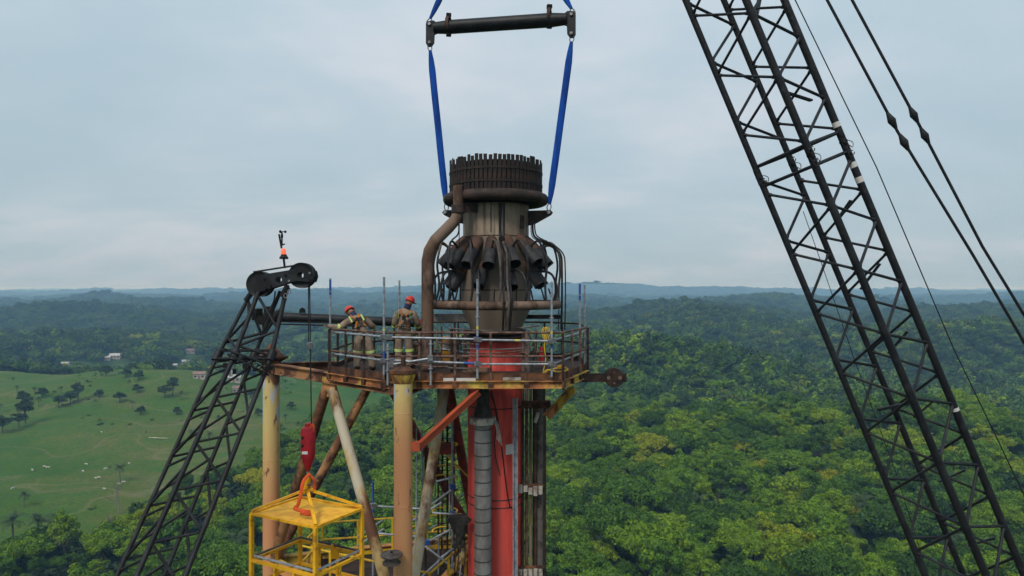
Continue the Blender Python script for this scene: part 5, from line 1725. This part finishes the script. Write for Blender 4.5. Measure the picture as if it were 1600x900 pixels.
MB().box(W(748, 577, 16.6), (.5, .12, .09), -.3).build('block', 'timber', tb, False)
oc = thing('hose_reel_box', W(698, 570, 19.4), 'ochre cabinet with round gauges behind the platform rail', 'cabinet')
p = W(698, 552, 19.4)
MB().box(p + Vector((0, 0, .1)), (.30, .25, .75), .1).build('box', 'ochre', oc, False)
MB().box(p + Vector((0, -.13, .25)), (.18, .02, .2), .1).build('panel', 'steel_dull', oc, False)
vm = thing('valve_manifold', W(715, 560, 19.2), 'grey valves and small pipes behind the rail left of stack', 'valves')
for i in range(4):
    p = W(706 + 7 * i, 560, 19.2)
    MB().lathe(p, [(.03, -.3), (.03, 0), (.07, .02), (.07, .1), (.03, .12), (.03, .5), (.06, .52), (.06, .6), (.02, .62)], 10).build('valve', 'galvanised' if i % 2 else 'grey_clad', vm)
MB().tube(W(690, 528, 19.1), W(735, 532, 19.1), .03, n=8).build('pipe', 'rail_rust', vm)
MB().tube(W(688, 545, 19.1), W(735, 552, 19.1), .03, n=8).build('pipe', 'galvanised', vm)
cb = thing('cable_bundle', W(790, 540, 17.3), 'dark thin pipes and cables crossing before the red stack base', 'cables')
for i, (x0, y0, x1, y1) in enumerate(((700, 513, 800, 516), (735, 552, 815, 548), (724, 545, 835, 543), (640, 568, 700, 573), (800, 512, 842, 508))):
    MB().path(arc([W(x0, y0, 17.0), W((x0 + x1) / 2, (y0 + y1) / 2 + 2, 16.95), W(x1, y1, 17.0)], 5), .022, 6).build('pipe', 'rail_rust' if i % 2 else 'hose_grey', cb)

pk = thing('pipe_rack', W(800, 590, 17.0), 'rack of thin rusty pipes on stubs round the red stack base', 'pipes')
rk = random.Random(12)
for i in range(9):
    px = (706, 716, 727, 818, 826, 834, 690, 838, 683)[i]
    d = (17.0, 17.2, 17.3, 17.2, 17.0, 17.3, 17.6, 18.6, 18.4)[i]
    t_ = 505 + rk.uniform(-6, 25)
    MB().tube(W(px, t_, d), Vector((W(px, t_, d).x, d, FZ)), rk.choice((.022, .03, .04)), n=8).build('stub', rk.choice(('rail_rust', 'hose_grey', 'rust_dark', 'pipe_rust')), pk)
for x0, x1, y_, d in ((684, 740, 536, 17.15), (690, 736, 558, 17.1), (815, 850, 530, 17.1), (812, 848, 552, 17.15), (815, 860, 565, 16.9), (640, 700, 545, 18.2), (700, 742, 575, 16.8)):
    MB().tube(W(x0, y_, d), W(x1, y_ + rk.uniform(-3, 3), d), rk.choice((.02, .03)), n=8).build('cross_pipe', rk.choice(('rail_rust', 'rust', 'hose_grey')), pk)
for px, py in ((716, 536), (727, 558), (826, 530), (834, 552)):
    MB().lathe(W(px, py, 17.05), [(.03, -.02), (.07, -.015), (.07, .015), (.03, .02)], 10, (0, 1, 0)).build('valve_wheel', 'rust_dark', pk)

# reel on the front leg
rl = thing('cable_reel', W(613, 866, 15.0), 'round grey cable reel fixed flat on the front leg', 'reel')
p = W(612, 880, 15.0)
MB().lathe(p, [(.20, 0), (.20, .03), (.14, .035), (.14, .17), (.24, .175), (.245, .20), (.235, .215), (.05, .24)], 28).build('drum', 'hose_grey', rl)
MB().lathe(p + Vector((0, 0, .24)), [(.035, 0), (.03, .02)], 8).build('hub', 'soot', rl)
MB().bar(p + Vector((.1, .1, .08)), (LEG_F.x - .1, LEG_F.y - .15, p.z + .08), .06, .12).build('bracket', 'peel_yellow', rl, False)

# ------------------------------------------------------------------ lower platform with yellow rails, and the scaffold in the derrick
lp = thing('lower_platform', (-3.2, 19, ZNODE - .3), 'lower derrick platform with yellow handrails seen between the legs', 'platform')
LZ = ZNODE + .1
LP = [(-5.7, 18.4), (-2.0, 16.6), (-0.9, 19.6), (-1.6, 21.0), (-5.6, 20.2)]
for i in range(7):
    y0 = 16.7 + i * .62
    l_ = -5.6 + max(0, (18.4 - y0)) * 2.0; r_ = -2.0 + min(1, max(0, (y0 - 16.6) / 3)) * 1.1
    MB().box(((l_ + r_) / 2, y0 + .3, LZ), (r_ - l_, .59, .04)).build('deck_plate', 'deck_rust', lp, False)
for i in range(5):
    a, b = Vector((*LP[i], LZ)), Vector((*LP[(i + 1) % 5], LZ))
    for z in (.55, 1.05):
        MB().tube(a + Vector((0, 0, z)), b + Vector((0, 0, z)), .03, n=8).build('handrail', 'rail_yellow', lp)
    MB().bar(a + Vector((0, 0, .06)), b + Vector((0, 0, .06)), .015, .16).build('toe_plate', 'rail_yellow', lp, False)
    k = max(2, round((b - a).length / 1.1))
    for j in range(k):
        p = a + (b - a) * (j / k)
        MB().bar(p, p + Vector((0, 0, 1.05)), .06, .06).build('post', 'rail_yellow', lp, False)
lsc = thing('lower_scaffold', W(690, 900, 18.5), 'galvanised scaffold tubes braced between the derrick legs below the platform', 'scaffold')
for x0, y0, x1, y1, d0, d1, m in ((581, 790, 660, 795, 18.8, 18.6, 0), (590, 833, 650, 838, 18.6, 18.4, 0), (673, 789, 713, 760, 19, 18.6, 0), (676, 801, 722, 804, 18.4, 18.3, 0), (667, 847, 704, 827, 18.6, 18.6, 0),
                             (660, 900, 711, 853, 18.5, 18.3, 0), (664, 853, 726, 900, 18.2, 18.2, 0), (707, 640, 707, 1000, 18.9, 18.9, 0), (699, 600, 699, 1000, 19.2, 19.2, 2), (583, 752, 583, 800, 18.8, 18.8, 1), (583, 800, 583, 960, 18.8, 18.8, 0),
                             (646, 812, 690, 785, 18.9, 18.9, 0), (640, 842, 665, 826, 18.8, 18.8, 0), (720, 806, 742, 826, 18.3, 18.1, 0), (560, 838, 600, 812, 19.2, 19.0, 0), (560, 852, 600, 826, 19.2, 19.0, 0), (665, 700, 665, 960, 19.4, 19.4, 2), (692, 600, 690, 960, 19.6, 19.6, 2), (682, 752, 712, 745, 18.9, 18.9, 0), (690, 870, 720, 850, 18.9, 18.9, 0)):
    MB().tube(W(x0, y0, d0), W(x1, y1, d1), .030, n=8).build('tube', ('galvanised', 'tube_blue', 'rust_dark')[m], lsc)
rs_ = random.Random(31)
for i in range(16):
    x0 = rs_.uniform(650, 722); y0 = rs_.uniform(640, 890)
    if i % 3 == 0: x1, y1 = x0 + rs_.uniform(-3, 3), y0 + rs_.uniform(90, 220)
    else: x1, y1 = x0 + rs_.choice((-1, 1)) * rs_.uniform(18, 50), y0 + rs_.uniform(-30, 40)
    d_ = rs_.uniform(18.8, 20.6)
    MB().tube(W(x0, y0, d_), W(x1, y1, d_ + rs_.uniform(-.6, .6)), rs_.choice((.018, .026, .03)), n=8).build('tube', rs_.choice(('galvanised', 'galvanised', 'rail_rust', 'rail_yellow')), lsc)
for px, py in ((707, 760), (707, 803), (711, 853), (667, 847), (583, 790)):
    MB().box(W(px, py, 18.6), (.13, .13, .13), .4).build('coupler', 'tube_blue' if px in (707, 667) and py < 850 else 'steel_dull', lsc, False)
lad = thing('caged_ladder', W(696, 1000, 19.3), 'yellow-runged access ladder rising between the derrick braces', 'ladder')
for dx in (-.22, .22):
    MB().bar(W(697, 1000, 19.3) + Vector((dx, 0, 0)), W(697, 606, 19.3) + Vector((dx, 0, 0)), .05, .02).build('stile', 'rust_dark', lad, False)
z = W(697, 1000, 19.3).z
while z < FZ - .3:
    MB().tube((W(697, 1000, 19.3).x - .22, 19.3, z), (W(697, 1000, 19.3).x + .22, 19.3, z), .014, n=6).build('rung', 'rust_dark', lad)
    z += .30
for py in (690, 726, 741, 792, 822):
    c = W(697, py, 19.3)
    MB().path([c + Vector((.34 * math.sin(a), -.02 - .34 * (1 - math.cos(a)) * .9 + .0, 0)) for a in np.linspace(-2.0, 2.0, 15)], .035, 5, flat=.6).build('cage_hoop', 'rail_yellow', lad)
MB().box(W(697, 700, 19.2), (.55, .3, .30)).build('junction_box', 'red_dark', lad, False)
tp = thing('dark_tarpaulin', W(718, 850, 17.7), 'crumpled dark tarpaulin and rope bundle tied beside red stack', 'tarpaulin')
rg2 = random.Random(4)
t = MB()
rows = []
for i in range(9):
    f = i / 8
    rows.append([W(716 + 3 * math.sin(3 * f), 806 + 48 * f, 17.6) + Vector(((.20 + .09 * math.sin(5 * f + 1)) * math.cos(a) * (1 + .25 * rg2.uniform(-1, 1)), .16 * math.sin(a) * (1 + .3 * rg2.uniform(-1, 1)), 0)) for a in np.linspace(0, 2 * PI, 13)[:-1]])
t.add([p for r_ in rows for p in r_], [(i * 12 + j, i * 12 + (j + 1) % 12, (i + 1) * 12 + (j + 1) % 12, (i + 1) * 12 + j) for i in range(8) for j in range(12)] + [tuple(range(12)), tuple(range(96, 108))])
t.build('cloth', 'tarp_dark', tp, True, 25)
for i in range(4):
    a = W(710 + 5 * i, 850, 17.55)
    MB().path(arc([a, a + Vector((.03, 0, -.3)), a + Vector((-.02 * i, 0, -.7 - .1 * i))], 4), .018, 5).build('rope_end', 'white_wrap' if i == 2 else 'pipe_dark_rust', tp)


# ------------------------------------------------------------------ people
def skin_mesh(verts, edges, radii, root=0, sub=2):
    me = bpy.data.meshes.new('body')
    me.from_pydata([tuple(v) for v in verts], edges, [])
    o = bpy.data.objects.new('tmp_body', me)
    COL.objects.link(o)
    md = o.modifiers.new('skin', 'SKIN')
    for i, r in enumerate(radii):
        sv_ = me.skin_vertices[0].data[i]
        sv_.radius = (r, r) if not isinstance(r, tuple) else r
        sv_.use_root = (i == root)
    md.use_smooth_shade = True
    md.branch_smoothing = 0.6
    sd = o.modifiers.new('sub', 'SUBSURF'); sd.levels = sub; sd.render_levels = sub
    dg = bpy.context.evaluated_depsgraph_get()
    res = bpy.data.meshes.new_from_object(o.evaluated_get(dg))
    bpy.data.objects.remove(o)
    return res


def person(loc, J, label, hat='helmet_red', scarf='scarf_white'):
    o = thing('person', loc, label, 'person')
    K = {k: Vector(v) for k, v in J.items()}
    names = ['pelvis', 'belly', 'chest', 'upper', 'neck', 'jaw', 'head', 'crown',
             'l_sh', 'l_el', 'l_wr', 'l_hd', 'r_sh', 'r_el', 'r_wr', 'r_hd',
             'l_hip', 'l_kn', 'l_an', 'l_toe', 'r_hip', 'r_kn', 'r_an', 'r_toe']
    K['belly'] = K['pelvis'].lerp(K['upper'], .38); K['chest'] = K['pelvis'].lerp(K['upper'], .76)
    hv = (K['head'] - K['upper']).normalized()
    K['neck'] = K['upper'].lerp(K['head'], .45)
    K['jaw'] = K['head'] - hv * .06; K['crown'] = K['head'] + hv * .075
    rad = {'pelvis': .19, 'belly': .178, 'chest': .198, 'upper': .145, 'neck': .062, 'jaw': .078, 'head': .098, 'crown': .078, 'sh': .108, 'el': .084, 'wr': .058, 'hd': .04,
           'hip': .138, 'kn': .105, 'an': .092, 'toe': .05}
    E = [('pelvis', 'belly'), ('belly', 'chest'), ('chest', 'upper'), ('upper', 'neck'), ('neck', 'jaw'), ('jaw', 'head'), ('head', 'crown')]
    for s in 'lr':
        E += [('upper', s + '_sh'), (s + '_sh', s + '_el'), (s + '_el', s + '_wr'), (s + '_wr', s + '_hd'), ('pelvis', s + '_hip'), (s + '_hip', s + '_kn'), (s + '_kn', s + '_an'), (s + '_an', s + '_toe')]
    ix = {n: i for i, n in enumerate(names)}
    me = skin_mesh([K[n] for n in names], [(ix[a], ix[b]) for a, b in E], [rad[n.split('_')[-1]] for n in names])
    for m in ('coverall', 'skin', 'boot'):
        me.materials.append(MAT[m])
    for p in me.polygons:
        c = p.center
        p.use_smooth = True
        if (c - K['head']).length < .16 or min((c - K['l_hd']).length, (c - K['r_hd']).length) < .065:
            p.material_index = 1
        elif c.z < .10:
            p.material_index = 2
        else:
            p.material_index = 0
    b = bpy.data.objects.new('body', me)
    COL.objects.link(b); b.parent = o
    ORG[o] = Vector((0, 0, 0))
    fw = Vector(J.get('face', (0, 1, 0))).normalized()
    # hard hat, with brim and peak
    hd = K['head']
    h = MB().lathe(hd + hv * .035, [(.128, -.012), (.135, 0.0), (.125, .02), (.118, .05), (.10, .095), (.065, .125), (.01, .137)], 22, hv, cap=False)
    side = fw.cross(hv).normalized()
    h.prism([hd + hv * .032 + fw * .10 + side * .09, hd + hv * .02 + fw * .185 + side * .05, hd + hv * .02 + fw * .185 - side * .05, hd + hv * .032 + fw * .10 - side * .09], hv * .012)
    h.path([hd + hv * .16 + fw * .08, hd + hv * .175, hd + hv * .15 - fw * .09], .012, 6)
    h.build('hard_hat', hat, o)
    # face and ears
    f = MB().lathe(hd - hv * .01 + fw * .085, [(.022, 0), (.016, .025), (.006, .038)], 8, fw)
    for s in (-1, 1):
        f.lathe(hd - hv * .01 + side * s * .095, [(.03, 0), (.032, .01), (.02, .02)], 8, side * s)
    f.build('face', 'skin', o)
    MB().lathe(K['neck'], [(.075, -.05), (.092, -.03), (.09, .02), (.085, .05), (.092, .075)], 16, hv, cap=False).build('neck_cloth', scarf, o)
    # reflective bands follow the limbs
    for s in 'lr':
        for a, b_, f_, r in ((s + '_hip', s + '_kn', 1.06, .116), (s + '_el', s + '_wr', .15, .094)):
            p = K[a].lerp(K[b_], min(f_, 1.0)); d_ = (K[b_] - K[a]).normalized()
            MB().lathe(p, [(r - .006, -.035), (r, -.03), (r, .03), (r - .006, .035)], 14, d_, cap=False).build('reflective_band', 'hivis', o)
    back = -fw
    sp0 = (K['upper'] - K['pelvis']).normalized()
    sd_ = (K['r_sh'] - K['l_sh']).normalized()
    bk_ = sp0.cross(sd_).normalized()
    if bk_.dot(Vector((0, -1, 0))) < 0: bk_ = -bk_

    def onback(u, v, off=.0):
        """u across, v up the back 0..1"""
        c = K['pelvis'].lerp(K['upper'], v)
        w = .20 if v > .5 else .19
        k = min(.98, abs(u) / (w + .06))
        return c + sd_ * u + bk_ * (w * math.sqrt(max(.05, 1 - k * k)) + .015 + off)
    for s in (-1, 1):
        MB().path([onback(s * .15, v) for v in (.62, .75, .88, 1.0)], .026, 6, flat=.35).build('shoulder_tape', 'hivis', o)
        MB().path([onback(s * .11, 1.05), onback(s * .07, .85, .01), onback(0, .65, .015), onback(-s * .09, .42, .012), onback(-s * .14, .2, .012)], .024, 6, flat=.4).build('harness_strap', 'strap_orange', o)
    MB().box(onback(0, .66, .03), (.10, .04, .10)).build('harness_ring', 'strap_black', o)
    MB().path([onback(u, .24, .012) for u in (-.17, -.08, 0, .08, .17)], .03, 6, flat=.4).build('harness_belt', 'strap_black', o)
    MB().path(arc([onback(.02, .62, .04), onback(.08, .45, .05), onback(.02, .3, .05), onback(-.06, .18, .03)], 4), .014, 6).build('lanyard', 'strap_black', o)
    for s in 'lr':
        p = K[s + '_hd']; d_ = (K[s + '_hd'] - K[s + '_wr']).normalized(); u = d_.cross(Vector((0, 0, 1)))
        u = u.normalized() if u.length > .1 else Vector((1, 0, 0))
        g = MB()
        for i, ln in enumerate((.065, .078, .072, .055)):
            q = p + u * (-.03 + .02 * i) + d_ * .02
            g.path([q, q + d_ * ln * .6 + Vector((0, 0, .005)), q + d_ * ln + Vector((0, 0, -.02))], [.0095, .009, .007], 6)
        q = p - u * .035 - d_ * .02
        g.path([q, q - u * .03 + d_ * .02, q - u * .035 + d_ * .05], [.011, .010, .008], 6)
        g.build('fingers', 'skin', o)
    return o


fl = FZ
person(W(566, 580, 17.35) * 1.0 - Vector((0, 0, W(566, 580, 17.35).z - fl)), dict(
    pelvis=(.06, -.04, .92), upper=(-.20, .18, 1.30), head=(-.37, .31, 1.48),
    l_sh=(-.40, .12, 1.25), l_el=(-.58, .06, 1.08), l_wr=(-.80, -.02, 1.12), l_hd=(-.89, -.03, 1.13),
    r_sh=(.02, .20, 1.32), r_el=(.20, .30, 1.08), r_wr=(.10, .48, 1.10), r_hd=(.06, .56, 1.12),
    l_hip=(-.08, 0, .84), l_kn=(-.12, .03, .47), l_an=(-.13, -.02, .07), l_toe=(-.16, .17, .04),
    r_hip=(.14, 0, .84), r_kn=(.20, .03, .47), r_an=(.26, -.02, .07), r_toe=(.27, .17, .04), face=(-.3, 1, -.45)),
    'worker in khaki coverall and red hard hat leaning over the left rail', 'helmet_red', 'scarf_navy')
person(W(632, 575, 17.7) - Vector((0, 0, W(632, 575, 17.7).z - fl)), dict(
    pelvis=(-.02, 0, .96), upper=(.02, .05, 1.48), head=(.11, .12, 1.72),
    l_sh=(-.18, .04, 1.45), l_el=(-.29, .10, 1.15), l_wr=(-.16, .34, 1.08), l_hd=(-.10, .42, 1.08),
    r_sh=(.22, .06, 1.44), r_el=(.33, .14, 1.14), r_wr=(.30, .38, 1.02), r_hd=(.28, .46, 1.0),
    l_hip=(-.13, 0, .88), l_kn=(-.15, .03, .48), l_an=(-.15, -.02, .07), l_toe=(-.17, .17, .04),
    r_hip=(.10, 0, .88), r_kn=(.13, .03, .48), r_an=(.13, -.02, .07), r_toe=(.16, .17, .04), face=(.6, .75, -.35)),
    'worker in khaki coverall with orange harness standing with back turned', 'helmet_red', 'scarf_navy')
person(W(657, 575, 18.3) - Vector((0, 0, W(657, 575, 18.3).z - fl)), dict(
    pelvis=(.05, .12, .48), upper=(.0, .10, .94), head=(0.0, .02, 1.10),
    l_sh=(-.18, .08, .90), l_el=(-.26, -.10, .64), l_wr=(-.08, -.26, .60), l_hd=(-.02, -.34, .60),
    r_sh=(.18, .08, .90), r_el=(.28, -.08, .62), r_wr=(.18, -.28, .56), r_hd=(.14, -.36, .55),
    l_hip=(-.08, .10, .42), l_kn=(-.16, -.26, .48), l_an=(-.16, -.10, .07), l_toe=(-.17, -.28, .04),
    r_hip=(.16, .10, .42), r_kn=(.22, -.26, .48), r_an=(.22, -.10, .07), r_toe=(.24, -.28, .04), face=(-.2, -1, -.3)),
    'crouching worker half hidden behind the steam pipe, red hard hat showing', 'helmet_red', 'scarf_navy')

# ------------------------------------------------------------------ cattle in the meadows
def cow_mesh():
    V = [(-.75, 0, 1.05), (-.3, 0, 1.02), (.3, 0, 1.0), (.72, 0, 1.12), (1.0, 0, 1.2), (1.22, 0, 1.0), (1.42, 0, .78),
         (-.72, .2, .75), (-.66, .2, .42), (-.72, .2, .04), (-.72, -.2, .75), (-.66, -.2, .42), (-.72, -.2, .04),
         (.66, .2, .7), (.66, .2, .4), (.64, .2, .04), (.66, -.2, .7), (.66, -.2, .4), (.64, -.2, .04), (-.95, 0, .95), (-1.0, 0, .5),
         (1.12, .17, 1.2), (1.12, -.17, 1.2)]
    E = [(0, 1), (1, 2), (2, 3), (3, 4), (4, 5), (5, 6), (0, 7), (7, 8), (8, 9), (0, 10), (10, 11), (11, 12), (3, 13), (13, 14), (14, 15), (3, 16), (16, 17), (17, 18), (0, 19), (19, 20), (5, 21), (5, 22)]
    R = [.30, .36, .34, .30, .19, .15, .09, .16, .08, .06, .16, .08, .06, .14, .075, .06, .14, .075, .06, .05, .03, .05, .05]
    return skin_mesh(V, E, R, 1, 1)


COWS = [(20, 765, 0), (51, 736, 0), (70, 731, 0), (75, 732, 0), (130, 738, 0), (135, 727, 0), (150, 749, 0), (155, 748, 0), (165, 734, 0), (172, 731, 1), (186, 758, 0), (193, 755, 0), (163, 766, 0), (202, 726, 0),
        (68, 879, 0), (118, 871, 0), (134, 861, 0), (141, 854, 0), (169, 854, 0), (185, 850, 0), (159, 677, 0), (146, 856, 0)]
cm = cow_mesh(); cm.materials.append(MAT['cow_white'])
cd = cm.copy(); cd.materials.clear(); cd.materials.append(MAT['cow_dark'])
for i, (px, py, dk) in enumerate(COWS):
    x, y = on_ground(px, py)
    low = py > 840
    if low: x, y = (px - 800) / FPX * y, y
    lab = 'dark cow standing beside a white one in the pasture' if dk else 'lone white cow near the far side of the pasture' if py < 680 else 'white cow grazing in the small clearing below the pasture' if low else 'white cow grazing near the palm in the low pasture' if px > 120 else 'white cow in the left half of the low pasture' if px > 40 else 'white cow farthest left in the low pasture'
    o = bpy.data.objects.new('cow', cd if dk else cm)
    COL.objects.link(o)
    o.location = (x, y, Z0(x, y))
    o.scale = (.62, .62, .62)
    o.rotation_euler = (0, 0, random.choice((0.2, 3.0, 2.6, -.4, 1.2)))
    tag(o, lab, 'cow', 'cattle: ' + lab)
lg_ = thing('fallen_trunk', (*on_ground(247, 686), 0), 'pale fallen trunk lying in the green pasture by the boom', 'log')
x, y = on_ground(247, 686)
ORG[lg_] = Vector((0, 0, 0)); lg_.location = (0, 0, 0)
MB().path([(x - 4, y, Z0(x - 4, y) + .3), (x, y + .4, Z0(x, y) + .4), (x + 4, y + 1, Z0(x + 4, y + 1) + .3)], [.22, .2, .12], 8).build('log', 'stone_pale', lg_)


# ------------------------------------------------------------------ the damp air of the place
def haze():
    m = bpy.data.materials.new('haze')
    m.use_nodes = True
    t = m.node_tree
    t.nodes.clear()
    o_ = N(t, 'ShaderNodeOutputMaterial')
    v = N(t, 'ShaderNodeVolumePrincipled')
    v.inputs['Color'].default_value = (0.34, 0.64, 1.0, 1)
    v.inputs['Absorption Color'].default_value = (1, 1, 1, 1)
    v.inputs['Density'].default_value = 0.00025
    v.inputs['Anisotropy'].default_value = 0.0
    L(t, v.outputs[0], o_.inputs['Volume'])
    MAT['haze'] = m
    b = MB().box((0, 0, 26), (33000, 33000, 140))   # from -44 m to 96 m
    o = b.build('haze', 'haze', None, False)
    tag(o, None, None, None, 'stuff')
    return o


haze()


# ------------------------------------------------------------------ labels: things that still share one are told apart by their order from the left
def order_labels():
    by = {}
    for o in COL.objects:
        if o.parent is None and o.get('label'):
            by.setdefault(o['label'], []).append(o)
    num = ['two', 'three', 'four', 'five', 'six', 'seven', 'eight', 'nine', 'ten', 'eleven', 'twelve', 'thirteen', 'fourteen', 'fifteen', 'sixteen', 'seventeen', 'eighteen', 'nineteen', 'twenty']
    ordn = ['leftmost', 'second', 'third', 'fourth', 'fifth', 'sixth', 'seventh', 'eighth', 'ninth', 'tenth', 'eleventh', 'twelfth', 'thirteenth', 'fourteenth', 'fifteenth', 'sixteenth', 'seventeenth', 'eighteenth', 'nineteenth', 'twentieth']
    for lab, os_ in by.items():
        n = len(os_)
        if n == 1: continue
        os_.sort(key=lambda o: o.location.x / max(o.location.y, 1))
        for i, o in enumerate(os_):
            nm = num[n - 2] if n <= 20 else 'many'
            o['label'] = f'{lab}, {ordn[0] if i == 0 else "rightmost" if i == n - 1 else (ordn[i] if i < 20 else str(i + 1) + "th") + " from left"} of {nm}'


order_labels()
